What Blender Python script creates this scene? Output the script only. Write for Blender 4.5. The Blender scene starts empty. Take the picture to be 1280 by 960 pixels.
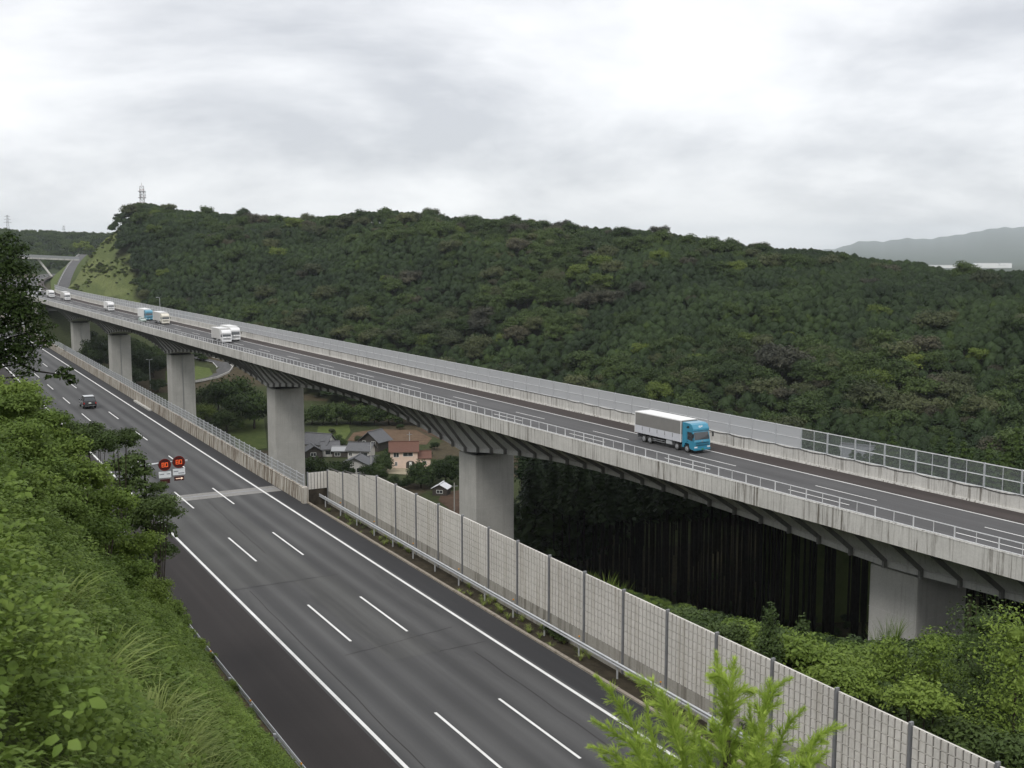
import bpy, bmesh, math, random
import numpy as np
from mathutils import Vector, Matrix, noise as mnoise

# ------------------------------------------------------------------ camera, world, sun, exposure
SC = bpy.context.scene
COL = SC.collection
F = 1406.0                      # focal length in photo pixels (photo 1280 x 960)
PITCH = math.radians(6.85)
YR = math.radians(28.88)        # heading of the near carriageway
YV = math.radians(30.63)        # heading of the viaduct
CAMZ = 23.53                    # camera above the near carriageway (z = 0)

cam_d = bpy.data.cameras.new('camera')
cam = bpy.data.objects.new('camera', cam_d); COL.objects.link(cam)
cam.location = (0, 0, CAMZ)
cam.rotation_euler = (math.radians(90) - PITCH, 0, 0)
cam_d.sensor_width = 36.0
cam_d.lens = F / 1280 * 36
cam_d.clip_start = 0.1
cam_d.clip_end = 70000
cam_d.dof.use_dof = True
cam_d.dof.focus_distance = 110
cam_d.dof.aperture_fstop = 8.0
SC.camera = cam

SUN_EL = math.radians(50); SUN_AZ = math.radians(205)     # high, from behind the camera, veiled by cloud
world = bpy.data.worlds.new('World'); SC.world = world
world.use_nodes = True
wn = world.node_tree; wn.nodes.clear()
def WN(t): return wn.nodes.new(t)
wo = WN('ShaderNodeOutputWorld'); bg = WN('ShaderNodeBackground')
sky = WN('ShaderNodeTexSky'); sky.sky_type = 'NISHITA'; sky.sun_disc = False
sky.sun_elevation = SUN_EL; sky.sun_rotation = SUN_AZ
tc = WN('ShaderNodeTexCoord')
sep = WN('ShaderNodeSeparateXYZ'); wn.links.new(tc.outputs['Generated'], sep.inputs[0])
zz = WN('ShaderNodeMath'); zz.operation = 'MAXIMUM'; zz.inputs[1].default_value = 0.0
wn.links.new(sep.outputs['Z'], zz.inputs[0])
za = WN('ShaderNodeMath'); za.operation = 'ADD'; za.inputs[1].default_value = 0.30
wn.links.new(zz.outputs[0], za.inputs[0])
dx = WN('ShaderNodeMath'); dx.operation = 'DIVIDE'; wn.links.new(sep.outputs['X'], dx.inputs[0]); wn.links.new(za.outputs[0], dx.inputs[1])
dy = WN('ShaderNodeMath'); dy.operation = 'DIVIDE'; wn.links.new(sep.outputs['Y'], dy.inputs[0]); wn.links.new(za.outputs[0], dy.inputs[1])
cmb = WN('ShaderNodeCombineXYZ'); wn.links.new(dx.outputs[0], cmb.inputs[0]); wn.links.new(dy.outputs[0], cmb.inputs[1])
cmb.inputs[2].default_value = 3.1
mp = WN('ShaderNodeMapping'); mp.inputs['Scale'].default_value = (0.75, 0.75, 1); mp.inputs['Location'].default_value = (-7.8, 2.15, 6)
wn.links.new(cmb.outputs[0], mp.inputs[0])
n1 = WN('ShaderNodeTexNoise'); n1.inputs['Scale'].default_value = 1.15; n1.inputs['Detail'].default_value = 7; n1.inputs['Roughness'].default_value = 0.56; n1.inputs['Distortion'].default_value = 0.25
wn.links.new(mp.outputs[0], n1.inputs['Vector'])
cr = WN('ShaderNodeValToRGB')
cr.color_ramp.elements[0].position = 0.36; cr.color_ramp.elements[0].color = (0.40, 0.41, 0.435, 1)
cr.color_ramp.elements[1].position = 0.60; cr.color_ramp.elements[1].color = (0.73, 0.73, 0.735, 1)
e = cr.color_ramp.elements.new(0.47); e.color = (0.58, 0.585, 0.60, 1)
wn.links.new(n1.outputs['Fac'], cr.inputs[0])
skm = WN('ShaderNodeMixRGB'); skm.blend_type = 'MULTIPLY'; skm.inputs[0].default_value = 1
skm.inputs[2].default_value = (0.1, 0.1, 0.1, 1); wn.links.new(sky.outputs[0], skm.inputs[1])
mx = WN('ShaderNodeMixRGB'); mx.inputs[0].default_value = 0.94
wn.links.new(skm.outputs[0], mx.inputs[1]); wn.links.new(cr.outputs[0], mx.inputs[2])
wn.links.new(mx.outputs[0], bg.inputs['Color']); bg.inputs['Strength'].default_value = 1.40
wn.links.new(bg.outputs[0], wo.inputs[0])

sun_d = bpy.data.lights.new('sun', 'SUN'); sun_d.energy = 1.5; sun_d.angle = math.radians(15); sun_d.color = (1, 0.965, 0.92)
sun = bpy.data.objects.new('sun', sun_d); COL.objects.link(sun)
sun.rotation_euler = (math.radians(90) - SUN_EL, 0, math.radians(180) - SUN_AZ)
SC.view_settings.view_transform = 'Standard'; SC.view_settings.look = 'None'
SC.view_settings.exposure = 0.30; SC.view_settings.gamma = 1.0; SC.view_settings.use_curve_mapping = False
SC.cycles.max_bounces = 6; SC.cycles.transparent_max_bounces = 16; SC.cycles.volume_bounces = 3
SC.cycles.use_denoising = True

# ------------------------------------------------------------------ small helpers
sR, cR = math.sin(YR), math.cos(YR)
sV, cV = math.sin(YV), math.cos(YV)
def ray(px, py):
    cx, cy = px - 640, 480 - py
    return (cx, F*math.cos(PITCH) + cy*math.sin(PITCH), cy*math.cos(PITCH) - F*math.sin(PITCH))
def at_dist(px, py, Y):
    d = ray(px, py); t = Y/d[1]; return Vector((d[0]*t, Y, CAMZ + d[2]*t))
def project(p):
    X, Y, Z = p[0], p[1], p[2] - CAMZ
    fw = Y*math.cos(PITCH) - Z*math.sin(PITCH); up = Z*math.cos(PITCH) + Y*math.sin(PITCH)
    return 640 + F*X/fw, 480 - F*up/fw
def RP(u, v, z=0): return Vector((-u*sR + v*cR, u*cR + v*sR, z))
def VP(u, v, z=0): return Vector((-u*sV + v*cV, u*cV + v*sV, z))
def offR(u): return max(0.0, u - 420)**2/4200
def offV(u): return max(0.0, u - 500)**2/4200
def zV(u): return -0.75 + 0.0019*u

def tag(o, label=None, cat=None, group=None, kind=None):
    if label: o['label'] = label
    if cat: o['category'] = cat
    if group: o['group'] = group
    if kind: o['kind'] = kind
    return o
def empty(name, loc=(0,0,0), rz=0.0, label=None, cat=None, group=None):
    o = bpy.data.objects.new(name, None); COL.objects.link(o)
    o.empty_display_size = 0.3
    o.location = loc; o.rotation_euler = (0, 0, rz)
    return tag(o, label, cat, group)
def link(name, me, parent=None, loc=(0,0,0), rot=(0,0,0), scale=None, kind=None):
    o = bpy.data.objects.new(name, me); COL.objects.link(o)
    if parent is not None: o.parent = parent
    o.location = loc; o.rotation_euler = rot
    if scale is not None: o.scale = scale
    if kind: o['kind'] = kind
    return o
def copy_tree(o, parent=None):
    c = o.copy(); COL.objects.link(c)
    if parent is not None: c.parent = parent
    for ch in o.children: copy_tree(ch, c)
    return c

class MB:
    """collects simple shapes into one mesh"""
    def __init__(s): s.v = []; s.f = []; s.m = []; s.mats = []
    def mi(s, mat):
        if mat not in s.mats: s.mats.append(mat)
        return s.mats.index(mat)
    def poly(s, pts, mat):
        b = len(s.v); s.v += [tuple(p) for p in pts]; s.f.append(tuple(range(b, b+len(pts)))); s.m.append(s.mi(mat))
    def add(s, vs, fs, mat):
        b = len(s.v); k = s.mi(mat); s.v += [tuple(p) for p in vs]
        for f in fs: s.f.append(tuple(b+i for i in f)); s.m.append(k)
    def box(s, x0, x1, y0, y1, z0, z1, mat, tx=0.0, ty=0.0):
        # tx, ty: taper of the top inwards
        vs = [(x0,y0,z0),(x1,y0,z0),(x1,y1,z0),(x0,y1,z0),(x0+tx,y0+ty,z1),(x1-tx,y0+ty,z1),(x1-tx,y1-ty,z1),(x0+tx,y1-ty,z1)]
        s.add(vs, [(3,2,1,0),(4,5,6,7),(0,1,5,4),(1,2,6,5),(2,3,7,6),(3,0,4,7)], mat)
    def hexa(s, b, t, mat):
        s.add(list(b)+list(t), [(3,2,1,0),(4,5,6,7),(0,1,5,4),(1,2,6,5),(2,3,7,6),(3,0,4,7)], mat)
    def bar(s, p, q, r, mat, n=4, r2=None):
        p = Vector(p); q = Vector(q); d = (q-p)
        if d.length < 1e-6: return
        d.normalize(); a = d.orthogonal().normalized(); b = d.cross(a); r2 = r if r2 is None else r2
        vs = []
        for c, rr in ((p, r), (q, r2)):
            for i in range(n):
                t = 2*math.pi*(i+.5)/n; vs.append(c + a*math.cos(t)*rr + b*math.sin(t)*rr)
        fs = [(i, (i+1)%n, n+(i+1)%n, n+i) for i in range(n)] + [tuple(range(n-1,-1,-1)), tuple(range(n,2*n))]
        s.add(vs, fs, mat)
    def tube(s, pts, rads, mat, n=6):
        pts = [Vector(p) for p in pts]; rings = []; b = len(s.v); k = s.mi(mat)
        for i, p in enumerate(pts):
            d = (pts[min(i+1, len(pts)-1)] - pts[max(i-1, 0)]).normalized()
            a = Vector((0.31, 0.95, 0.07)).cross(d)
            if a.length < .05: a = d.orthogonal()
            a.normalize(); c = d.cross(a)
            for j in range(n):
                t = 2*math.pi*j/n; s.v.append(tuple(p + (a*math.cos(t) + c*math.sin(t))*rads[i]))
        for i in range(len(pts)-1):
            for j in range(n):
                s.f.append((b+i*n+j, b+i*n+(j+1)%n, b+(i+1)*n+(j+1)%n, b+(i+1)*n+j)); s.m.append(k)
        s.f.append(tuple(b+j for j in range(n-1,-1,-1))); s.m.append(k)
        s.f.append(tuple(b+(len(pts)-1)*n+j for j in range(n))); s.m.append(k)
    def cyl(s, c, r, h, axis, mat, n=16, r2=None):
        c = Vector(c); ax = {'x':Vector((1,0,0)),'y':Vector((0,1,0)),'z':Vector((0,0,1))}[axis]
        s.bar(c-ax*h/2, c+ax*h/2, r, mat, n, r2)
    def sweep(s, prof, us, pos, mat, closed=True, caps=True):
        # prof: function(u)->[(v,z)...] or list ; pos(u,v,z)->xyz
        b = len(s.v); k = s.mi(mat); n = None
        for u in us:
            pr = prof(u) if callable(prof) else prof
            n = len(pr)
            for v, z in pr: s.v.append(tuple(pos(u, v, z)))
        m = n if closed else n-1
        for i in range(len(us)-1):
            for j in range(m):
                s.f.append((b+i*n+j, b+i*n+(j+1)%n, b+(i+1)*n+(j+1)%n, b+(i+1)*n+j)); s.m.append(k)
        if closed and caps:
            s.f.append(tuple(b+j for j in range(n-1,-1,-1))); s.m.append(k)
            s.f.append(tuple(b+(len(us)-1)*n+j for j in range(n))); s.m.append(k)
    def mesh(s, name, smooth=False):
        me = bpy.data.meshes.new(name); me.from_pydata(s.v, [], s.f)
        for m in s.mats: me.materials.append(m)
        me.polygons.foreach_set('material_index', s.m)
        if smooth: me.polygons.foreach_set('use_smooth', [True]*len(s.f))
        me.update(); return me
    def mesh_fixed(s, name, bevel=0.0):
        me = s.mesh(name); bm = bmesh.new(); bm.from_mesh(me)
        bmesh.ops.recalc_face_normals(bm, faces=bm.faces)
        if bevel: bmesh.ops.bevel(bm, geom=bm.edges[:], offset=bevel, segments=2, affect='EDGES', profile=.7)
        bm.to_mesh(me); bm.free(); return me

# ------------------------------------------------------------------ materials
class NT:
    def __init__(s, name):
        s.mat = bpy.data.materials.new(name); s.mat.use_nodes = True
        s.t = s.mat.node_tree; s.b = s.t.nodes['Principled BSDF']; s.out = s.t.nodes['Material Output']
        s.tc = s.t.nodes.new('ShaderNodeTexCoord')
    def n(s, k): return s.t.nodes.new(k)
    def l(s, a, b): s.t.links.new(a, b)
    def coords(s, scale=(1,1,1), which='Object', loc=(0,0,0)):
        m = s.n('ShaderNodeMapping'); m.inputs['Scale'].default_value = scale; m.inputs['Location'].default_value = loc
        s.l(s.tc.outputs[which], m.inputs[0]); return m.outputs[0]
    def pos(s, scale=(1,1,1)):
        g = s.n('ShaderNodeNewGeometry'); m = s.n('ShaderNodeMapping'); m.inputs['Scale'].default_value = scale
        s.l(g.outputs['Position'], m.inputs[0]); return m.outputs[0]
    def noise(s, vec, scale, detail=4, rough=.55, dist=0):
        x = s.n('ShaderNodeTexNoise'); x.inputs['Scale'].default_value = scale; x.inputs['Detail'].default_value = detail
        x.inputs['Roughness'].default_value = rough; x.inputs['Distortion'].default_value = dist
        s.l(vec, x.inputs['Vector']); return x.outputs['Fac']
    def ramp(s, fac, stops):
        r = s.n('ShaderNodeValToRGB'); el = r.color_ramp.elements
        el[0].position = stops[0][0]; el[0].color = (*stops[0][1], 1); el[1].position = stops[-1][0]; el[1].color = (*stops[-1][1], 1)
        for p, c in stops[1:-1]: q = el.new(p); q.color = (*c, 1)
        s.l(fac, r.inputs[0]); return r.outputs[0]
    def mix(s, fac, a, b, mode='MIX'):
        m = s.n('ShaderNodeMixRGB'); m.blend_type = mode
        for i, x in ((0, fac), (1, a), (2, b)):
            if hasattr(x, 'is_linked') or hasattr(x, 'links'): s.l(x, m.inputs[i])
            elif i == 0: m.inputs[0].default_value = x
            else: m.inputs[i].default_value = (*x, 1)
        return m.outputs[0]
    def math(s, op, a, b=0.0):
        m = s.n('ShaderNodeMath'); m.operation = op
        for i, x in ((0, a), (1, b)):
            if isinstance(x, (int, float)): m.inputs[i].default_value = x
            else: s.l(x, m.inputs[i])
        return m.outputs[0]
    def bump(s, h, strength=.3, dist=.05):
        b = s.n('ShaderNodeBump'); b.inputs['Strength'].default_value = strength; b.inputs['Distance'].default_value = dist
        s.l(h, b.inputs['Height']); s.l(b.outputs[0], s.b.inputs['Normal'])
    def done(s, col, rough=.8, metal=0.0, spec=.3):
        if isinstance(col, tuple): s.b.inputs['Base Color'].default_value = (*col, 1)
        else: s.l(col, s.b.inputs['Base Color'])
        if isinstance(rough, (int, float)): s.b.inputs['Roughness'].default_value = rough
        else: s.l(rough, s.b.inputs['Roughness'])
        s.b.inputs['Metallic'].default_value = metal; s.b.inputs['Specular IOR Level'].default_value = spec
        return s.mat
def plain(name, col, rough=.6, metal=0.0, spec=.4, var=.12, scale=3.0):
    t = NT(name); n = t.noise(t.pos(), scale, 5, .6)
    c = t.ramp(n, [(.3, tuple(x*(1-var) for x in col)), (.7, tuple(min(1, x*(1+var)) for x in col))])
    return t.done(c, rough, metal, spec)

def concrete(name, col, streak=1.0, stain=(.10,.085,.065), cover=0.0):
    t = NT(name); p = t.pos()
    big = t.noise(p, .35, 5, .6); fine = t.noise(p, 6, 4, .7)
    c = t.ramp(big, [(.3, tuple(x*.82 for x in col)), (.7, tuple(min(1, x*1.1) for x in col))])
    c = t.mix(.35, c, t.ramp(fine, [(.35, tuple(x*.75 for x in col)), (.65, tuple(x*1.12 for x in col))]))
    if streak:
        sv = t.noise(t.pos((3.2, 3.2, .13)), 1.0, 7, .72)
        sv2 = t.noise(t.pos((.22, .22, .05)), 1.0, 5, .7)
        f = t.math('MULTIPLY', t.ramp(sv, [(.50-cover*.25, (0,0,0)), (.60-cover*.1, (1,1,1))]), t.ramp(sv2, [(.36-cover, (0.06,)*3), (.58-cover, (1,)*3)]))
        c = t.mix(t.math('MULTIPLY', f, streak), c, stain)
    t.bump(fine, .15, .02)
    return t.done(c, .9, 0, .2)

def asphalt(name, col, track=False):
    t = NT(name); p = t.pos()
    fine = t.noise(p, 14, 3, .7); big = t.noise(p, .09, 5, .6, .4)
    # long streaks and wheel tracks along the road: object coords, x lateral, y along
    o = t.coords((.8, .014, 1)); st = t.noise(o, 1.0, 5, .55)
    c = t.ramp(st, [(.30, tuple(x*.62 for x in col)), (.5, col), (.70, tuple(x*1.6 for x in col))])
    c = t.mix(.40, c, t.ramp(big, [(.35, tuple(x*.75 for x in col)), (.65, tuple(x*1.25 for x in col))]))
    c = t.mix(.3, c, t.ramp(fine, [(.3, tuple(x*.55 for x in col)), (.7, tuple(x*1.45 for x in col))]))
    if track:     # polished wheel tracks, two per lane
        sx_ = t.n('ShaderNodeSeparateXYZ'); t.l(t.tc.outputs['Object'], sx_.inputs[0])
        w = t.math('SINE', t.math('MULTIPLY', t.math('SUBTRACT', sx_.outputs['X'], 19.87), 2*math.pi/1.8625))
        w = t.math('MULTIPLY', w, t.noise(t.coords((.3, .02, 1)), 1.0, 3, .5))
        c = t.mix(1.0, c, t.ramp(t.math('ADD', t.math('MULTIPLY', w, .6), .5), [(.1, (.80,.80,.80)), (.9, (1.22,1.22,1.20))]), 'MULTIPLY')
        st2 = t.noise(t.coords((.35, .05, 1), loc=(3, 7, 0)), 1.0, 6, .65, .6)
        c = t.mix(t.ramp(st2, [(.58, (0,)*3), (.75, (.55,)*3)]), c, tuple(x*.5 for x in col))
    t.bump(fine, .25, .01)
    return t.done(c, .82, 0, .25)

def foliage(name, dark, light, trans=.25, hue_rand=True, gloss=.15, noise_s=.25):
    """leaf material: colour varies by leaf (island), by plant (object) and in patches"""
    t = NT(name)
    g = t.n('ShaderNodeNewGeometry'); oi = t.n('ShaderNodeObjectInfo')
    a = t.math('MULTIPLY', g.outputs['Random Per Island'], .45)
    b = t.math('MULTIPLY', oi.outputs['Random'], .55)
    f = t.math('ADD', a, b)
    c = t.ramp(f, [(.0, dark), (1.0, light)])
    big = t.noise(t.pos(), noise_s, 3, .6)
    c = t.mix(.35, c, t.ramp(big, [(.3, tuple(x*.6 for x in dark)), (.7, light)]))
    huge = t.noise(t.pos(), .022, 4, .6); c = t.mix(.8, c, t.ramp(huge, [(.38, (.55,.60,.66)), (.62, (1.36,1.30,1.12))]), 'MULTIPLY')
    t.l(c, t.b.inputs['Base Color']); t.b.inputs['Roughness'].default_value = .55; t.b.inputs['Specular IOR Level'].default_value = gloss
    tr = t.n('ShaderNodeBsdfTranslucent'); t.l(c, tr.inputs['Color'])
    m = t.n('ShaderNodeMixShader'); m.inputs[0].default_value = trans
    t.l(t.b.outputs[0], m.inputs[1]); t.l(tr.outputs[0], m.inputs[2]); t.l(m.outputs[0], t.out.inputs[0])
    return t.mat
def see_through(name, col, alpha, rough=.25):
    t = NT(name); t.done(col, rough, 0, .5)
    tr = t.n('ShaderNodeBsdfTransparent'); tr.inputs[0].default_value = (.93, .95, .95, 1)
    m = t.n('ShaderNodeMixShader'); m.inputs[0].default_value = alpha
    t.l(tr.outputs[0], m.inputs[1]); t.l(t.b.outputs[0], m.inputs[2]); t.l(m.outputs[0], t.out.inputs[0])
    return t.mat

M = {}
M['conc'] = concrete('weathered_concrete', (.54,.53,.50), .95, (.10,.088,.07))
M['conc_pier'] = concrete('pier_concrete', (.45,.445,.42), .25, (.2,.19,.17))
M['conc_girder'] = concrete('girder_concrete', (.55,.545,.53), .35, (.17,.16,.15))
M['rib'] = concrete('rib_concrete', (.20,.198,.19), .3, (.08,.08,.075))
M['conc_stain'] = concrete('stained_concrete', (.50,.475,.425), 1.0, (.13,.095,.065), .22)
M['conc_base'] = concrete('barrier_base_concrete', (.36,.345,.31), .8, (.12,.105,.085))
M['kerb'] = concrete('kerb_concrete', (.30,.265,.22), .6, (.10,.085,.06))
M['asph'] = asphalt('asphalt', (.069,.069,.070), True)
M['asph_v'] = asphalt('asphalt_viaduct', (.080,.079,.080))
M['asph_vs'] = asphalt('asphalt_brown_shoulder', (.050,.041,.038))
M['asph_sh'] = asphalt('asphalt_shoulder', (.031,.027,.026))
M['asph_dk'] = asphalt('asphalt_fresh', (.036,.036,.038))
M['asph_lt'] = asphalt('asphalt_patch', (.075,.075,.074), True)
def worn_paint():
    t = NT('road_paint'); n = t.noise(t.pos(), 5, 6, .75); g = t.noise(t.pos(), .6, 4, .6)
    c = t.mix(t.ramp(n, [(.60, (0,)*3), (.74, (.75,)*3)]), t.ramp(g, [(.3, (.62,.62,.60)), (.7, (.78,.78,.77))]), (.12,.12,.12)); return t.done(c, .7)
M['white'] = worn_paint()
M['joint'] = concrete('joint_concrete', (.25,.245,.235), .5)
M['steel'] = plain('galvanised_steel', (.52,.535,.55), .4, .35, .5)
M['steel_w'] = plain('white_rail', (.66,.67,.68), .45, .1, .5)
M['steel_d'] = plain('dark_post', (.23,.235,.245), .5, .3, .4)
M['steel_m'] = plain('mid_steel', (.30,.31,.32), .5, .3, .4)
M['rubber'] = plain('rubber', (.02,.02,.02), .8)
M['black'] = plain('black_plastic', (.012,.012,.013), .5)
M['orange'] = plain('orange_reflector', (.75,.32,.03), .4)
M['slat'] = concrete('pale_slat', (.62,.60,.56), .45, (.34,.31,.25))
M['slat_gap'] = plain('dark_gap', (.12,.117,.112), .8)
M['panel_grey'] = see_through('grey_polycarbonate', (.50,.51,.525), .80)
M['panel_clear'] = see_through('clear_polycarbonate', (.35,.37,.38), .13, .1)
M['glass'] = plain('window_glass', (.03,.035,.04), .08, 0, .9, .05)
M['earth'] = plain('verge_earth', (.050,.043,.034), .95, 0, .1, .5, 1.2)
# ------------------------------------------------------------------ terrain
TV = np.array([13,16,36,40,46,60,85,105,130,170,260,400], float)
TU = np.array([-300,0,60,103,112,140,200,330,430,520,600,1100,9000], float)
TZ = np.array([
 [0,0,-.3,-1.5,-3,-5,-9,-13,-15,-17,-18,-18],
 [0,0,-.3,-1.5,-3,-6,-11,-15,-19,-21,-23,-23],
 [0,0,-.3,-1.6,-3.5,-8,-16,-22,-26,-28,-29,-29],
 [0,0,-.3,-2,-5,-11,-21,-27,-30,-32,-33,-33],
 [-2,-2,-3,-5,-9,-15,-24,-29,-31,-33,-35,-35],
 [-10,-12,-15,-19,-23,-29,-34,-36,-37,-38,-38,-37],
 [-18,-22,-28,-30,-33,-37,-40,-40.5,-40.5,-40,-38,-36],
 [-20,-25,-32,-34,-36,-39,-41,-41,-41,-40,-38,-35],
 [-9,-12,-20,-22,-25,-28,-32,-33,-33,-33,-33,-31],
 [-.3,-.3,-3,-5,-9,-14,-18,-19,-19,-19,-17,-15],
 [-.3,-.3,-.3,-.6,-1,-1.5,-1.6,-1.2,-1.2,-1.2,-1.2,-1.2],
 [-.6,-.6,-.6,-.6,-.8,-1,-1,-1,-1,-1,-1,-1],
 [-18]*12], float)
# hill behind the viaduct: by photo column, foot distance, ridge distance, skyline row (tree tops), tree height there
HX = np.array([40,  72,  88, 100, 115, 130, 142, 150, 165, 185, 230, 300, 380, 420, 450, 500, 560, 600, 650, 700, 800, 900, 950,1010,1060,1100,1150,1190,1280,1500,1900,2600], float)
HY = np.array([372,362, 352, 336, 316, 299, 291, 277, 259, 255, 264, 268, 274, 270, 264, 263, 270, 272, 273, 284, 287, 300, 307, 310, 316, 323, 325, 334, 336, 342, 348, 350], float)
HF = np.array([640,640, 640, 640, 635, 625, 610, 600, 590, 575, 545, 500, 440, 425, 415, 405, 395, 375, 345, 320, 285, 258, 250, 240, 232, 228, 222, 216, 205, 185, 170, 160], float)
HR = np.array([700,700, 700, 710, 720, 730, 735, 735, 740, 745, 740, 725, 700, 680, 665, 655, 640, 625, 610, 590, 560, 535, 525, 515, 505, 495, 485, 475, 460, 440, 420, 400], float)
HT = np.array([0,0,0,0,0,0,1,4] + [6.8]*24, float)
def vn(x, y, s, seed=0.0):
    x = x/s + seed*3.7; y = y/s - seed*1.9
    return (np.sin(x*1.1+1.3*np.sin(y*.9+seed))*.5 + np.sin(y*1.3+1.1*np.sin(x*.7-seed))*.5 + .5*np.sin(x*2.3+y*1.7+seed*2)+.35*np.sin(y*3.1-x*2.6+seed))/1.6
def smooth(t): t = np.clip(t, 0, 1); return t*t*(3-2*t)
def bil(u, v):
    i = np.clip(np.searchsorted(TU, u)-1, 0, len(TU)-2); j = np.clip(np.searchsorted(TV, v)-1, 0, len(TV)-2)
    a = np.clip((u-TU[i])/(TU[i+1]-TU[i]), 0, 1); b = np.clip((v-TV[j])/(TV[j+1]-TV[j]), 0, 1)
    return (TZ[i,j]*(1-a)*(1-b)+TZ[i+1,j]*a*(1-b)+TZ[i,j+1]*(1-a)*b+TZ[i+1,j+1]*a*b)
def column(x, y):
    yy = np.where(y > 1, y*math.cos(PITCH), 1.0)
    xi = 640 + F*x/yy
    return np.where(y > 1, np.clip(xi, -2000, 2600), np.where(x > 0, 2600, -2000))
def hill_t(x, y):
    xi = column(x, y); r = np.hypot(x, y)
    rf = np.interp(xi, HX, HF); rr = np.interp(xi, HX, HR)
    rf = rf + 9*vn(x, y, 45, 2) ; return (r-rf)/(rr-rf), xi, r, rr
def terr(x, y):
    x = np.asarray(x, float); y = np.asarray(y, float)
    u = -x*sR + y*cR; v = x*cR + y*sR
    v = v - np.maximum(0, u-420)**2/4200
    b = bil(u, v)
    b = b + np.where((v > 40) & (u < 560), np.clip((v-40)/20, 0, 1)*.5*vn(x, y, 14, 1), 0)
    # hillside left of the near carriageway
    zl = np.where(v > 0, 21.4 - 1.53*v, 21.4 + np.minimum(-.35*v, 22))
    zl = zl + .35*vn(x, y, 2.6, 4)*np.clip((13-v)/4, 0, 1) - .0*u
    b = np.where(v < 14.3, np.maximum(b, np.where(u > 700, zl*np.clip(1-(u-700)/150, 0, 1), zl)), b)
    # the wooded hill
    t, xi, r, rr = hill_t(x, y)
    hy = np.interp(xi, HX, HY); ht = np.interp(xi, HX, HT)
    el = np.arctan((480-hy)/F) - PITCH
    zr = CAMZ + rr*np.tan(el) - ht
    sh = np.where(t < 1, .55*np.clip(t,0,1)**.85 + .45*smooth(t), 1 - .9*np.clip((t-1)*.55, 0, 1.2))
    zh = b + (zr - b)*sh + 9.0*(.35-np.abs(vn(x, y, 62, 5)))*np.clip(t*1.6, 0, 1)*np.clip((1.02-t)*2.2, 0, 1) + 1.6*vn(x, y, 17, 7)*np.clip(t*3, 0, 1)*np.clip((1.1-t)*4, 0, 1)
    on = (t > 0) & (xi > 66) & (y > 0)
    edge = smooth((xi-66)/24)
    z = np.where(on, b + (zh-b)*edge, b)
    z = np.where(on & (t > 1.0), np.maximum(z, -22), z)
    # the land falls away to a low plain beyond the hill on the right
    z = np.where(r > 800, z - 62*smooth((r-800)/1600)*smooth((xi-420)/300), z)
    # far wooded ridge on the left, and low ground far right
    far = smooth((r-1120)/430)*(1-.5*smooth((r-1620)/500))
    lw = 1 - smooth((xi-420)/400)
    zf = 40 + 3*vn(x, y, 160, 3) - .018*np.clip(xi, -200, 400)
    z = np.where(r > 1100, z + (np.where(lw > 0, zf, z)-z)*far*lw, z)
    return z
def ground_z(x, y): return float(terr(np.array([x]), np.array([y]))[0])
def ground_hit(px, py, r0=5.0, r1=2500.0):
    d = Vector(ray(px, py)); d.normalize(); ts = np.concatenate([np.arange(r0, 700, .5), np.arange(700, r1, 3)])
    x = d.x*ts; y = d.y*ts; z = CAMZ + d.z*ts
    g = terr(x, y); k = np.argmax(z < g)
    return Vector((x[k], y[k], g[k]))

M['ground'] = (lambda t: (
    t.bump(t.noise(t.pos(), 2.5, 5, .7), .6, .25),
    t.done(t.mix(.55, (lambda a: (setattr(a, 'attribute_name', 'cover'), a.outputs['Color'])[1])(t.n('ShaderNodeAttribute')),
                 t.mix(1.0, (lambda a: (setattr(a, 'attribute_name', 'cover'), a.outputs['Color'])[1])(t.n('ShaderNodeAttribute')),
                       t.ramp(t.noise(t.pos(), .8, 6, .7), [(.3, (.35,.35,.35)), (.7, (1.8,1.75,1.6))]), 'MULTIPLY')), .95, 0, .1))[1])(NT('ground_cover'))

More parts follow.
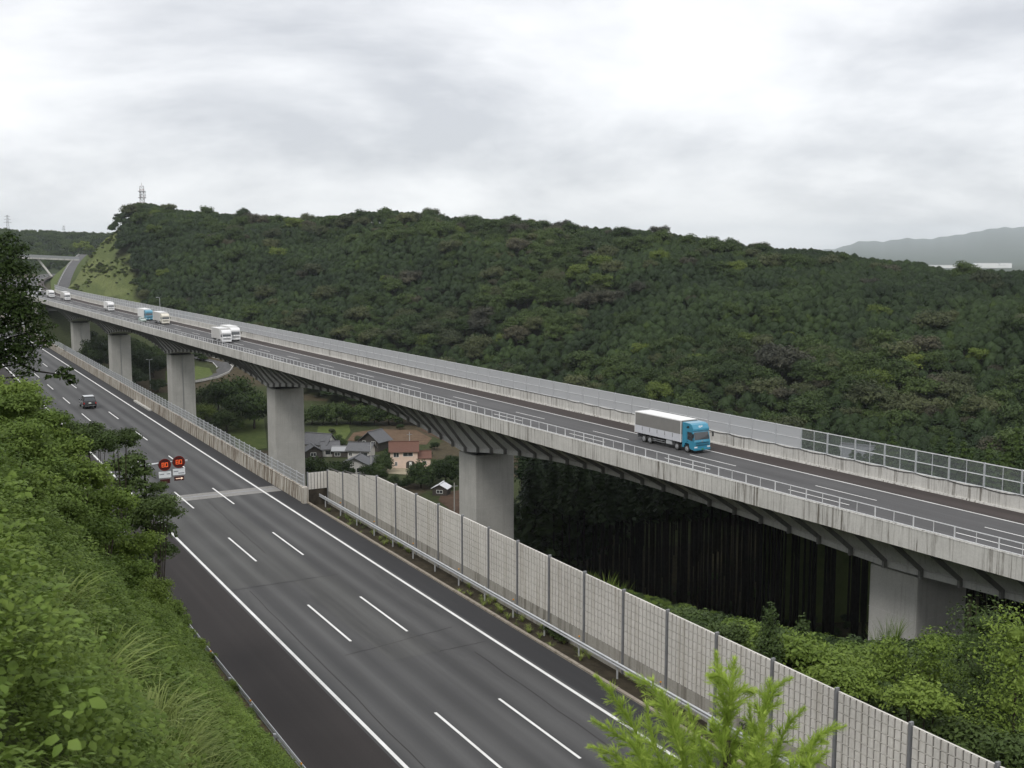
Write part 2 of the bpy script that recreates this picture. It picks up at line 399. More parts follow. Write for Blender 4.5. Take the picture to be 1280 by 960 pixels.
def build_ground():
    rs = np.concatenate([np.arange(1.5, 60, .75), np.arange(60, 450, 2.6), np.arange(450, 900, 6), np.geomspace(900, 17800, 50)])
    az = np.radians(np.concatenate([np.arange(-180, -41, 6), np.arange(-41, 41.01, .26), np.arange(42, 180, 6)]))
    A, R = np.meshgrid(az, rs, indexing='ij')
    x = R*np.sin(A); y = R*np.cos(A); z = terr(x, y)
    na, nr = A.shape
    verts = np.stack([x, y, z], -1).reshape(-1, 3)
    i = np.arange(na)[:, None]; j = np.arange(nr-1)[None, :]; i2 = (i+1) % na
    q = np.stack([i*nr+j, i2*nr+j, i2*nr+j+1, i*nr+j+1], -1).reshape(-1, 4)[:, ::-1]
    c = len(verts); verts = np.vstack([verts, [[0, 0, float(z[:,0].mean())]]])
    fan = [(c, int(k*nr), int(((k+1)%na)*nr)) for k in range(na)]
    me = bpy.data.meshes.new('ground'); me.from_pydata(verts.tolist(), [], [tuple(f) for f in q.tolist()] + [f[::-1] for f in fan])
    xx, yy = verts[:,0], verts[:,1]
    u = -xx*sR+yy*cR; v = xx*cR+yy*sR; t, xi, r, rr = hill_t(xx, yy)
    col = np.zeros((len(verts), 4)); col[:] = (.040,.050,.022,1)
    pt = (vn(xx, yy, 23, 2) > .2); col[pt] = (.062,.052,.034,1)
    hillm = (t > 0) & (xi > 66); col[hillm] = (.020,.024,.011,1)
    wob = 14*vn(xx, yy, 16, 4) + 7*vn(xx, yy, 6, 1)
    gr = hillm & (xi + wob < 150) & (t < 1.1); col[gr] = (.105,.125,.050,1)
    g3 = gr & (vn(xx, yy, 11, 6) > .1); col[g3] = (.075,.095,.036,1)
    gr2 = hillm & (xi + wob >= 150) & (xi + wob < 172) & (t < .35 + .015*wob); col[gr2] = (.080,.100,.038,1)
    slope = (v < 14.5) & (u < 600); col[slope] = (.045,.062,.018,1)
    edge = (v > 12.6) & (v < 15.2) & (u < 110); col[edge] = (.085,.066,.042,1)
    stand = (u > 20) & (u < 190) & (v > 62) & ~hillm; col[stand] = (.030,.028,.016,1)
    verge = (v > 32.5) & (v < 37) & (u < 110); col[verge] = (.044,.038,.028,1)
    far = (r > 1100); col[far] = (.030,.042,.020,1)
    a = me.color_attributes.new('cover', 'FLOAT_COLOR', 'POINT'); a.data.foreach_set('color', col.ravel())
    me.polygons.foreach_set('use_smooth', [True]*len(me.polygons)); me.materials.append(M['ground']); me.update()
    return link('ground', me, kind='structure')
ground = build_ground()

def drape(name, pts_px, mat, lift=.06, step=2.0, kind='structure', y0=None):
    """a sheet of land cover over the terrain, outlined by ground points seen in the photograph"""
    P = [ground_hit(px, py) for px, py in pts_px]
    c = [(p.x, p.y) for p in P]
    xs = [p[0] for p in c]; ys = [p[1] for p in c]
    bm = bmesh.new(); vs = [bm.verts.new((a, b, 0)) for a, b in c]; bm.faces.new(vs)
    for ax, lo, hi in ((0, min(xs), max(xs)), (1, min(ys), max(ys))):
        k = lo + step
        while k < hi:
            no = (1,0,0) if ax == 0 else (0,1,0); co = (k,0,0) if ax == 0 else (0,k,0)
            bmesh.ops.bisect_plane(bm, geom=bm.verts[:]+bm.edges[:]+bm.faces[:], plane_co=co, plane_no=no); k += step
    for w in bm.verts: w.co.z = ground_z(w.co.x, w.co.y) + lift
    bmesh.ops.recalc_face_normals(bm, faces=bm.faces)
    for f in bm.faces:
        if f.normal.z < 0: f.normal_flip()
    me = bpy.data.meshes.new(name); bm.to_mesh(me); bm.free(); me.materials.append(mat)
    return link(name, me, kind=kind)
def soil(name, a, b, rows=0.0):
    t = NT(name); n = t.noise(t.pos(), .5, 6, .7); c = t.ramp(n, [(.3, a), (.7, b)])
    t.bump(t.noise(t.pos(), 3, 4, .7), .6, .12); return t.done(c, .95, 0, .1)
M['field_brown'] = soil('ploughed_soil', (.085,.056,.038), (.15,.105,.070))
M['field_dark'] = soil('dark_soil', (.055,.036,.026), (.10,.066,.046))
M['grass_field'] = soil('meadow_grass', (.060,.085,.026), (.105,.130,.042))
M['yard'] = soil('sandy_yard', (.24,.21,.15), (.34,.30,.22))
drape('field', [(434,551),(442,541),(470,537),(520,538),(540,548),(533,556),(480,556)], M['field_brown'])
drape('field', [(542,546),(524,537),(560,531),(604,535),(606,560),(575,561)], M['field_dark'], .05)
drape('field', [(395,548),(398,533),(436,531),(438,540),(431,550)], M['grass_field'])
drape('field', [(548,626),(552,617),(580,612),(594,640),(580,648)], M['field_dark'])
drape('yard', [(481,592),(486,585),(536,584),(545,590),(512,594)], M['yard'], .08)
drape('grass_bank', [(207,481),(247,476),(268,471),(262,461),(246,458),(207,464)], M['grass_field'])
drape('grass_bank', [(284,540),(292,520),(330,524),(334,560),(300,566)], M['grass_field'])
# ------------------------------------------------------------------ near carriageway
def us_range(a, b, s):
    n = max(1, int(math.ceil((b-a)/s))); return [a+(b-a)*i/n for i in range(n+1)]
# road objects live in a frame with x = lateral (v), y = along (u)
def posR(u, v, z): return (v + offR(u), u, z)
def posV(u, v, z): return (v + offV(u), u, z + zV(u))
def strip(name, us, v0, v1, z, mat, pos, rz, parent=None, th=.0, kind=None):
    mb = MB()
    if th: mb.sweep([(v0,z-th),(v1,z-th),(v1,z),(v0,z)], us, pos, mat)
    else: mb.sweep([(v1,z),(v0,z)], us, pos, mat, closed=False)
    o = link(name, mb.mesh(name), parent, rot=(0,0,0) if parent else (0,0,rz), kind=kind)
    return o
road = strip('road', us_range(-40, 1080, 12), 15.1, 32.9, 0.0, M['asph'], posR, YR, th=.35, kind='structure')
LL, L1, L2, RL = 19.40, 23.15, 26.85, 30.80
strip('shoulder', us_range(-40, 1080, 12), 15.12, LL-.25, .004, M['asph_sh'], posR, YR, road)
strip('shoulder', us_range(-40, 1080, 12), RL+.3, 32.88, .004, M['asph_dk'], posR, YR, road)
strip('fresh_asphalt', us_range(108.6, 420, 12), L1+.7, RL+.3, .004, M['asph'], posR, YR, road)
strip('asphalt_patch', us_range(76, 105.3, 5), LL+.2, L2-.5, .004, M['asph_lt'], posR, YR, road)
strip('asphalt_patch', us_range(58, 75.8, 5), L1+.9, L2+.2, .008, M['asph_lt'], posR, YR, road)
for v, w in ((LL, .2), (RL, .2)):
    strip('edge_line', us_range(-40, 1000, 10), v-w/2, v+w/2, .018, M['white'], posR, YR, road)
dash_me = MB(); dash_me.sweep([(.075,0),(-.075,0)], [0, 8], lambda u, v, z: (v, u, z), M['white'], closed=False)
dash_me = dash_me.mesh('lane_dash')
for L in (L1, L2):
    for k in range(-3, 20):
        u = 50.1 + 20*k - 8.0
        if u > 405: break
        link('lane_dash', dash_me, road, (L, u, .018))
# tar sealed seams
rs_ = random.Random(3)
for u0, v0, u1, v1 in ((42, 20.1, 75, 20.6), (60, 22.0, 61.5, 29.6), (75.7, 19.6, 75.9, 27.4), (58, 27.1, 58.2, 30.2), (84, 24.4, 104, 25.0), (30, 28.6, 57, 28.9)):
    mb = MB(); n_ = 14; w_ = .022; P_ = [(v0+(v1-v0)*i/n_ + rs_.uniform(-.05,.05), u0+(u1-u0)*i/n_ + rs_.uniform(-.05,.05)) for i in range(n_+1)]
    for (a, b), (c, d) in zip(P_[:-1], P_[1:]):
        L_ = math.hypot(c-a, d-b); nx, ny = -(d-b)/L_*w_, (c-a)/L_*w_; mb.poly([(a-nx,b-ny,.0105),(c-nx,d-ny,.0105),(c+nx,d+ny,.0105),(a+nx,b+ny,.0105)], M['asph_sh'])
    link('tar_seam', mb.mesh('tar_seam'), road)
# expansion joint at the bridge end
mb = MB()
mb.sweep([(15.2,.0),(32.5,.0),(32.5,.010),(15.2,.010)], [105.6, 106.9], posR, M['joint'])
mb.sweep([(15.2,.0),(32.5,.0),(32.5,.010),(15.2,.010)], [107.15, 108.3], posR, M['joint'])
mb.sweep([(15.2,.0),(32.5,.0),(32.5,.014),(15.2,.014)], [106.9, 107.15], posR, M['steel_d'])
link('expansion_joint', mb.mesh('expansion_joint'), road)
# kerb on the right side
for k in range(36):
    u0 = -40 + 4*k
    if u0+4 > 101: break
    mb = MB(); mb.box(32.9, 33.12, u0+.015, u0+3.985, -.05, .10 + .01*(k%3), M['kerb'])
    link('kerb', mb.mesh('kerb'), road)

# bridge of the near carriageway
RB0 = RP(260, 24, -34)
def base_frame(o_world, yaw):
    """local (lateral, along, z) offset of a thing's base in a road frame"""
    x, y, z = o_world; s, c = math.sin(yaw), math.cos(yaw)
    return Vector((x*c + y*s, -x*s + y*c, z))
class FrameThing:
    def __init__(s, name, base, yaw, label, cat):
        s.e = empty(name, base, yaw, label, cat); s.off = base_frame(base, yaw)
    def part(s, name, me, loc=(0,0,0), parent=None, kind=None):
        if parent is None: return link(name, me, s.e, Vector(loc)-s.off, kind=kind)
        return link(name, me, parent, loc, kind=kind)
rb = FrameThing('road_bridge', RB0, YR, 'near expressway bridge with stained concrete parapet and grey mesh fence, left of the valley', 'bridge')
mb = MB(); mb.sweep([(14.6,-.4),(14.6,-1.2),(19,-2.8),(29,-2.8),(33.2,-1.2),(33.2,-.4)], us_range(108.4, 470, 12), posR, M['conc_girder']); rb.part('girder', mb.mesh('girder'))
for u in (152, 212, 272, 332, 392):
    mb = MB(); mb.box(20.5, 27.5, u-2.2, u+2.2, -46, -2.75, M['conc_pier']); rb.part('pier', mb.mesh_fixed('pier', .35))
# right parapet as 4 m blocks
pmb = MB(); pmb.hexa([(32.55,.02,-.5),(33.0,.02,-.5),(33.0,3.98,-.5),(32.55,3.98,-.5)], [(32.68,.02,1.38),(32.97,.02,1.38),(32.97,3.98,1.38),(32.68,3.98,1.38)], M['conc_stain'])
pmb.box(32.64, 33.0, .0, 4.0, 1.385, 1.44, M['conc_stain'])
pm = pmb.mesh('parapet_block')
fmb = MB()
for i in range(27): fmb.box(32.815, 32.83, .08+i*.148, .095+i*.148, 1.5, 2.55, M['steel_m'])
for z in (1.5, 1.84, 2.18, 2.52): fmb.box(32.80, 32.84, 0, 4, z, z+.035, M['steel'])
fm = fmb.mesh('fence_panel')
qmb = MB(); qmb.box(32.77, 32.87, -.04, .04, 1.43, 2.66, M['steel']); qm = qmb.mesh('fence_post')
u = 99.8; k = 0
far_p = MB()
while u < 480:
    if u < 260:
        rb.part('parapet_block', pm, (0, u, 0)); rb.part('fence_panel', fm, (0, u, 0)); rb.part('fence_post', qm, (0, u, 0)); rb.part('fence_post', qm, (0, u+2, 0))
    u += 4
ut = us_range(u if u < 260 else 259.8, 480, 10)
mb = MB(); mb.sweep([(32.55,-.5),(33.0,-.5),(32.97,1.44),(32.68,1.44)], ut, posR, M['conc_stain']); rb.part('parapet', mb.mesh('parapet'))
mb = MB()
for z in (1.5, 1.84, 2.18, 2.52): mb.sweep([(32.80,z),(32.84,z),(32.84,z+.035),(32.80,z+.035)], ut, posR, M['steel'])
for i in range(110):
    uu = 259.8+2*i; mb.box(32.77+offR(uu), 32.87+offR(uu), uu-.04, uu+.04, 1.43, 2.66, M['steel'])
rb.part('fence', mb.mesh('fence'), kind='stuff')
mb = MB(); mb.sweep([(14.7,-.5),(15.15,-.5),(15.05,1.2),(14.78,1.2)], us_range(108.6, 480, 10), posR, M['conc_stain']); rb.part('parapet', mb.mesh('parapet'))
# wing block at the parapet's end
mb = MB(); mb.box(32.5, 33.05, 99.1, 99.78, -.5, 1.52, M['conc_stain']); rb.part('end_block', mb.mesh_fixed('end_block', .03))
# white kerb apron seen below the parapet further back
mb = MB(); mb.box(32.15, 32.54, 168, 180, .0, .22, M['conc']); rb.part('apron', mb.mesh('apron'))

# ------------------------------------------------------------------ sound barrier
sb = FrameThing('sound_barrier', RP(60, 35, -.3), YR, 'pale louvred sound barrier with grey posts along the right road edge', 'barrier')
def bar_top(u):   # the top steps down towards the bridge
    return float(np.interp(u, [86.9, 90.9, 95.1, 99.2], [4.55, 3.95, 3.4, 2.9]))
BAYS = [99.2 - 4.06*i for i in range(27)]
rows = 8; z0 = .95; ph = (4.5 - z0)/rows
def panel_mesh(clip=None):
    mb = MB(); L = 4.06 - .19
    if clip is None: mb.box(35.02, 35.06, 0, L, 0, ph-.03, M['slat_gap'])
    else: mb.hexa([(35.02,0,0),(35.06,0,0),(35.06,L,0),(35.02,L,0)], [(35.02,0,max(.01,clip(0))),(35.06,0,max(.01,clip(0))),(35.06,L,max(.01,clip(L))),(35.02,L,max(.01,clip(L)))], M['slat_gap'])
    n = 11; p = L/n
    for i in range(n):
        y0 = i*p + .045; y1 = (i+1)*p - .045
        if clip is None: mb.box(34.955, 35.018, y0, y1, .008, ph-.045, M['slat'])
        else:
            a, b = clip(y0), clip(y1)
            if min(a, b) > .06: mb.hexa([(34.955,y0,.008),(35.018,y0,.008),(35.018,y1,.008),(34.955,y1,.008)], [(34.955,y0,a),(35.018,y0,a),(35.018,y1,b),(34.955,y1,b)], M['slat'])
    if clip is None: mb.box(34.98, 35.08, 0, L, ph-.03, ph-.012, M['slat'])
    return mb.mesh('panel')
pan = panel_mesh()
for i, u in enumerate(BAYS[:-1]):
    u0 = u - 4.06; t0, t1 = bar_top(u0), bar_top(u)
    mb = MB(); mb.box(34.90, 35.10, -.055, .055, -.4, t1+.08, M['steel_d']); sb.part('post', mb.mesh('post'), (0, u, 0))
    for k in range(2):
        for h, (za, zb) in enumerate(((-.4, .46), (.47, .93))):
            mb = MB(); a = .09 + k*1.94; mb.box(34.96, 35.08, a, a+1.92, za, zb, M['conc_base']); sb.part('base_block', mb.mesh('base_block'), (0, u0, 0))
    for r in range(rows):
        zb = z0 + r*ph
        if t0 >= zb+ph-.1 and t1 >= zb+ph-.1: sb.part('panel', pan, (0, u0+.095, zb))
        elif t0 > zb+.12:
            f = lambda y, zb=zb: max(0.0, min(ph-.045, t0 + (t1-t0)*y/4.0 - zb))
            sb.part('panel', panel_mesh(f), (0, u0+.095, zb))
mb = MB(); mb.box(34.90, 35.10, -.055, .055, -.4, 4.63, M['steel_d']); sb.part('post', mb.mesh('post'), (0, BAYS[-1], 0))
# return panel across the verge at the bridge end, facing the camera
mb = MB(); mb.box(33.05, 34.92, 99.28, 99.33, 1.25, 2.85, M['slat_gap'])
for i in range(6): mb.box(33.07+i*.31, 33.32+i*.31, 99.22, 99.275, 1.27, 2.83, M['slat'])
sb.part('return_panel', mb.mesh('return_panel'))
mb = MB(); mb.box(32.98, 33.10, 99.22, 99.36, .2, 2.92, M['steel_d']); sb.part('post', mb.mesh('post'))
mb = MB(); mb.box(33.05, 34.92, 99.25, 99.36, -.3, 1.23, M['earth']); sb.part('return_base', mb.mesh('return_base'))

# ------------------------------------------------------------------ guard rails
def wbeam(v, z, s):   # W profile facing s (+1 faces +v)
    return [(v, z+.155),(v+.06*s, z+.11),(v+.06*s, z+.06),(v, z+.02),(v, z-.02),(v+.06*s, z-.06),(v+.06*s, z-.11),(v, z-.155),
            (v-.012*s, z-.155),(v+.048*s,z-.105),(v+.048*s,z-.065),(v-.012*s,z-.02),(v-.012*s,z+.02),(v+.048*s,z+.065),(v+.048*s,z+.105),(v-.012*s,z+.155)]
def guardrail(label, v, s, ua, ub, refl):
    g = FrameThing('guardrail', RP((ua+ub)/2, v, 0), YR, label, 'guardrail')
    zb = .62
    u = ua; k = 0
    pmb = MB(); pmb.bar((v-.13*s, 0, -.3), (v-.13*s, 0, zb+.12), .057, M['steel'], 10); pmb.box(min(v-.10*s, v-.01*s), max(v-.10*s, v-.01*s), -.05, .05, zb-.1, zb+.1, M['steel']); pme = pmb.mesh('post')
    bmb = MB(); bmb.sweep(wbeam(v, zb, s), [-.04, 4.0], lambda u, v, z: (v, u, z), M['steel']); bme = bmb.mesh('beam')
    rmb = MB(); rmb.bar((v-.13*s, 0, zb+.12), (v-.13*s, 0, zb+.26), .03, M['steel_d'], 6); rmb.cyl((v-.13*s, -.03, zb+.32), .05, .04, 'y', M['orange'], 10); rme = rmb.mesh('reflector')
    while u < ub:
        g.part('beam', bme, (0, u, 0)); g.part('post', pme, (0, u+2, 0)); 
        if refl and k % 2 == 0: g.part('reflector', rme, (0, u+2, 0))
        u += 4; k += 1
guardrail('long steel guardrail between the road and the pale sound barrier', 34.15, -1, -12, 98, True)
guardrail('steel guardrail at the foot of the overgrown slope', 14.85, 1, -12, 104, True)

# ------------------------------------------------------------------ viaduct
VC = 83.6
PIERS = [67.7, 149.0, 241.0, 332.0, 417.0, 494.0]
VB = VP(149, VC, -40)
vi = FrameThing('viaduct', VB, YV, 'long concrete viaduct on square piers crossing the valley', 'viaduct')
VU0, VU1 = -30.0, 572.0
def depth(u):
    pts = [-20.0] + PIERS + [575.0]
    for a, b in zip(pts[:-1], pts[1:]):
        if a <= u <= b:
            t = (u-a)/(b-a); h = abs(2*t-1)
            lo, hi = 3.5, 6.75
            if a == -20.0: hi = 6.75 if t > .5 else 3.5
            if b == 575.0 and t > .5: hi = 4.0
            if (b == PIERS[0] and t > .5) or (a == PIERS[0] and t < .5): hi = 4.5
            return lo + (hi-lo)*h**2
    return 3.5
ulist = us_range(VU0, VU1, 3)
V0, V1 = 74.25, 92.95     # outer faces
def slab(u): return [(V0+.02,-.30),(V0+.02,-.05),(V1-.02,-.05),(V1-.02,-.30),(88.6,-.62),(78.6,-.62)]
mb = MB(); mb.sweep(slab, ulist, posV, M['conc_girder']); deck = vi.part('deck', mb.mesh('deck'))
def boxg(u):
    d = depth(u); return [(78.9,-.50),(88.3,-.50),(87.35,-d+.5),(87.2,-d),(80.0,-d),(79.85,-d+.5)]
mb = MB(); mb.sweep(boxg, ulist, posV, M['conc_girder']); girder = vi.part('girder', mb.mesh('girder'))
# bottom flange that juts out along the girder's foot
def flange(s):
    def f(u):
        d = depth(u); a = 80.05 if s < 0 else 87.15; b = a + .40*s
        p = [(a,-d+.02),(b,-d+.02),(b,-d+.55),(a,-d+.75)]
        return p
    return f
for s in (-1, 1):
    mb = MB(); mb.sweep(flange(s), ulist, posV, M['conc_girder']); vi.part('bottom_flange', mb.mesh('bottom_flange'), parent=girder)
# inclined struts under the cantilever slab
stf = MB()
def strut(mb, u, s):
    d = depth(u); a = 79.55 if s < 0 else 87.65; b = 75.3 if s < 0 else 91.9
    p0 = [(a, -d+.35), (a+.35*s, -d+.75)]; 
    p1 = [(b, -.40), (b-.35*s, -.30)]
    w = .075
    q = lambda uu, pz: posV(uu, pz[0], pz[1])
    mb.hexa([q(u-w,(a+.10*s,-d+.40)), q(u+w,(a+.10*s,-d+.40)), q(u+w,(b+.25*s,-.62)), q(u-w,(b+.25*s,-.62))],
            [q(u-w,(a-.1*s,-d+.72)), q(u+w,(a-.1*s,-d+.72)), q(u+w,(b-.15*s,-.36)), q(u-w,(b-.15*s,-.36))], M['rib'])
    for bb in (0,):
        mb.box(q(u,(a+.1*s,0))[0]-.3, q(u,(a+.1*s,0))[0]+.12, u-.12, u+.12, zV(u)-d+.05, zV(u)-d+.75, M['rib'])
u = -20.0
while u < 568:
    for s in (-1, 1):
        if s < 0 and u < 300:
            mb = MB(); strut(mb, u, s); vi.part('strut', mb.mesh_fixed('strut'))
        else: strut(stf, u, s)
    u += 4.0
vi.part('struts_far', stf.mesh_fixed('struts_far'), kind='stuff').name = 'strut_row'
# piers
for i, pu in enumerate(PIERS):
    d = depth(pu); o = offV(pu); zt = zV(pu)-d
    gz = ground_z(*VP(pu, VC+o)[:2])
    mb = MB(); mb.box(80.25+o, 87.0+o, pu-2.7, pu+2.7, gz-3, zt-.25, M['conc_pier'])
    pr = vi.part('pier', mb.mesh_fixed('pier', .22))
    mb = MB(); mb.box(80.9+o, 86.3+o, pu-1.9, pu+1.9, zt-.3, zt+.05, M['black'])
    link('bearing', mb.mesh('bearing'), pr)
    if i > 2: mb = MB(); mb.bar((83.4+o, pu-2.80, gz-1), (83.4+o, pu-2.80, zt-.3), .07, M['steel_m'], 8); link('drain_pipe', mb.mesh('drain_pipe'), pr)
    for zl in np.arange(zt-4.3, gz, -4.0):          # casting joints
        mb = MB(); mb.sweep([(80.245+o,-2.705),(87.005+o,-2.705),(87.005+o,2.705),(80.245+o,2.705)], [zl, zl+.03], lambda a, b, c: (b, pu+c, a), M['conc_girder'], caps=False)
        link('casting_joint', mb.mesh('casting_joint'), pr)
# abutment
o = offV(575); mb = MB(); mb.box(75.2+o, 92+o, 571.5, 582, -30, zV(575)-.7, M['conc_pier']); mb.box(74.3+o, 75.2+o, 560, 600, -12, zV(575)-.1, M['conc_pier'])
vi.part('abutment', mb.mesh_fixed('abutment'))
# road surface
vroad = strip('road', us_range(VU0, 1080, 9), 74.7, 92.4, .0, M['asph_v'], posV, YV, th=.06, kind='structure')
VL0, VL1, VL2, VL3 = 77.07, 80.82, 84.57, 88.32
strip('shoulder', us_range(VU0, 1080, 9), VL3+.12, 92.38, .005, M['asph_vs'], posV, YV, vroad)
for v in (VL0, VL3): strip('edge_line', us_range(VU0, 1000, 9), v-.1, v+.1, .012, M['white'], posV, YV, vroad)
dsv = MB(); dsv.sweep([(.075,0),(-.075,0)], [0, 8], lambda u, v, z: (v, u, z), M['white'], closed=False); dsv = dsv.mesh('lane_dash')
for L in (VL1, VL2):
    for k in range(-4, 26):
        u = 61.7 + 20*k - 8
        if u < VU0 or u > 556: continue
        link('lane_dash', dsv, vroad, (L+offV(u+4), u, zV(u+4)+.014))
# parapets: 4 m blocks near the camera, a run further off
U_SPLIT = 300.0
US = 52.95 - 4*19      # first post
posts = [US + 4.0*i for i in range(200)]
nb = MB(); nb.hexa([(V0,.015,-1.05+.62),(V0+.45,.015,-.43),(V0+.45,3.985,-.43),(V0,3.985,-.43)], [(V0,.015,1.32),(V0+.30,.015,1.32),(V0+.30,3.985,1.32),(V0,3.985,1.32)], M['conc'])
nb.box(V0-.02, V0+.32, 0, 4, 1.325, 1.40, M['conc'])
nbm = nb.mesh('parapet_block')
np_ = MB(); np_.box(V0+.10, V0+.18, -.04, .04, 1.39, 2.42, M['steel_w']); npm = np_.mesh('rail_post')
nq = MB(); nq.box(V0+.12, V0+.16, -.02, .02, 1.39, 2.36, M['steel_w']); nqm = nq.mesh('rail_bar')
nr = MB()
for z in (1.46, 2.36): nr.box(V0+.105, V0+.175, 0, 4, z, z+.06, M['steel_w'])
nrm = nr.mesh('rail')
WB = 92.45
fb = MB(); fb.box(WB, WB+.45, .015, 3.985, -.43, 1.42, M['conc']); fb.box(WB-.03, WB+.48, 0, 4, 1.425, 1.50, M['conc']); fbm = fb.mesh('parapet_block')
fp = MB(); fp.box(WB+.10, WB+.26, -.07, .07, 1.46, 3.92, M['steel']); fpm = fp.mesh('fence_post')
fq = MB(); fq.box(WB+.15, WB+.21, -.03, .03, 1.5, 3.86, M['steel']); fqm = fq.mesh('fence_bar')
fr = MB()
for z in (1.52, 2.66, 3.82): fr.box(WB+.13, WB+.22, 0, 4, z, z+.075, M['steel_w'])
frm = fr.mesh('fence_rail')
def pane(mat):
    p = MB(); p.box(WB+.165, WB+.19, .08, 3.92, 1.60, 2.65, mat); p.box(WB+.165, WB+.19, .08, 3.92, 2.74, 3.81, mat); return p.mesh('fence_pane')
pg, pc = pane(M['panel_grey']), pane(M['panel_clear'])
# cable that sags along the far parapet
for u in posts:
    if u < VU0 or u+4 > 600: continue
    if u < U_SPLIT:
        z = zV(u+2)
        vi.part('parapet_block', nbm, (0, u, z)); vi.part('rail_post', npm, (0, u, z)); vi.part('rail_bar', nqm, (0, u+2, z)); vi.part('rail', nrm, (0, u, z))
        u2 = u + 62.9 - 52.95 + 1.0
        vi.part('parapet_block', fbm, (0, u2, z)); vi.part('fence_post', fpm, (0, u2, z)); vi.part('fence_rail', frm, (0, u2, z))
        vi.part('fence_pane', pg if u2 > 91 else pc, (0, u2, z))
        if u2 < 91: vi.part('fence_bar', fqm, (0, u2+2, z))
ul = us_range(max(u+4 for u in posts if u < U_SPLIT), 640, 6)
ul2 = [u+10.95 for u in ul]
mb = MB(); mb.sweep([(V0,-.43),(V0+.45,-.43),(V0+.30,1.40),(V0,1.40)], ul, posV, M['conc']); vi.part('parapet', mb.mesh('parapet'))
mb = MB(); mb.sweep([(WB,-.43),(WB+.45,-.43),(WB+.45,1.50),(WB,1.50)], ul2, posV, M['conc']); vi.part('parapet', mb.mesh('parapet'))
mb = MB()
for z in (1.46, 2.36): mb.sweep([(V0+.105,z),(V0+.175,z),(V0+.175,z+.06),(V0+.105,z+.06)], ul, posV, M['steel_w'])
k = ul[0]
while k < 640:
    x, y, z = posV(k, V0, 0); mb.box(x+.10, x+.18, y-.04, y+.04, z+1.39, z+2.4, M['steel_w']); k += 2
vi.part('rail_run', mb.mesh('rail_run'), kind='stuff')
mb = MB(); mb.sweep([(WB+.165,1.6),(WB+.19,1.6),(WB+.19,3.81),(WB+.165,3.81)], ul2, posV, M['panel_grey']); vi.part('fence_pane', mb.mesh('fence_pane'))
mb = MB()
for z in (1.52, 2.66, 3.82): mb.sweep([(WB+.13,z),(WB+.22,z),(WB+.22,z+.075),(WB+.13,z+.075)], ul2, posV, M['steel_w'])
k = ul2[0]
while k < 640:
    x, y, z = posV(k, WB, 0); mb.box(x+.10, x+.26, y-.06, y+.06, z+1.46, z+3.9, M['steel']); k += 4
vi.part('fence_run', mb.mesh('fence_run'), kind='stuff')
pts = []
k = 20.0
while k < 330:
    ph_ = ((k - (US+10.95)) % 4.0)/4.0; sag = .16*(1-(2*ph_-1)**2) if k < 140 else .05
    x, y, z = posV(k, WB-.05, 1.55); pts.append((x, y, z - sag)); k += 1.0 if k < 140 else 8
mb = MB(); mb.tube(pts, [.035]*len(pts), M['black'], 5); vi.part('cable', mb.mesh('cable'))
# kerb foot of far parapet
mb = MB(); mb.sweep([(WB-.32,.0),(WB,.0),(WB,.16),(WB-.28,.16)], us_range(VU0, 640, 10), posV, M['conc']); vi.part('foot_kerb', mb.mesh('foot_kerb'))
# ------------------------------------------------------------------ foliage
RNG = np.random.default_rng(11)
random.seed(5)
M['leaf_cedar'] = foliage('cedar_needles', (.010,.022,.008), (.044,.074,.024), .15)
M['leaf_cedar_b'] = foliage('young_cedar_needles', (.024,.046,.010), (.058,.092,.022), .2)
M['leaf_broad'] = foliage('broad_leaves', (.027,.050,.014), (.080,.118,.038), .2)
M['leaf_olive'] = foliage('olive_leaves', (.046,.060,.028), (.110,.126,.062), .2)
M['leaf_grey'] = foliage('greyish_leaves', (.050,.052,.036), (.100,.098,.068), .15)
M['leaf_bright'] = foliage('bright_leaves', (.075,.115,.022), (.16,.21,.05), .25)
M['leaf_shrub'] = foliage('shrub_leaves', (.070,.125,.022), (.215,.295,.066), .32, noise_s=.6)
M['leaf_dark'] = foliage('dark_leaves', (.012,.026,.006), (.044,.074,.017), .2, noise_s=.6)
M['leaf_kudzu'] = foliage('vine_leaves', (.082,.150,.024), (.25,.345,.082), .34, noise_s=.5)
M['leaf_grass'] = foliage('grass_blades', (.17,.235,.055), (.40,.47,.17), .3, noise_s=.5)
M['leaf_fresh'] = foliage('fresh_needles', (.33,.48,.07), (.55,.68,.16), .45, noise_s=4)
M['bark'] = plain('bark', (.052,.042,.033), .95, 0, .1, .4, 2)
M['bark_d'] = plain('dark_bark', (.016,.014,.012), .95, 0, .1, .4, 2)

def rot_from(n, spin):
    """per-row orthonormal frames with the third axis n"""
    h = np.where(np.abs(n[:, 2:3]) < .9, np.array([[0, 0, 1.]]), np.array([[1., 0, 0]]))
    a = np.cross(h, n); a /= np.linalg.norm(a, axis=1, keepdims=True); b = np.cross(n, a)
    c, s = np.cos(spin)[:, None], np.sin(spin)[:, None]
    return a*c + b*s, b*c - a*s
def cards(centers, normals, size, rng, aspect=.55, fold=.18):
    """folded rhombic leaf clumps: 4 verts, 2 triangles each"""
    n = len(centers); nn = normals/np.maximum(1e-6, np.linalg.norm(normals, axis=1, keepdims=True))
    a, b = rot_from(nn, rng.uniform(0, 2*np.pi, n))
    s = np.asarray(size).reshape(-1, 1)*np.ones((n, 1))
    P = np.stack([centers + a*s, centers + b*s*aspect + nn*s*fold, centers - a*s, centers - b*s*aspect + nn*s*fold*.5], 1)
    V = P.reshape(-1, 3); k = np.arange(n)*4
    Fc = np.concatenate([np.stack([k, k+1, k+2], 1), np.stack([k, k+2, k+3], 1)], 0)
    return V, Fc
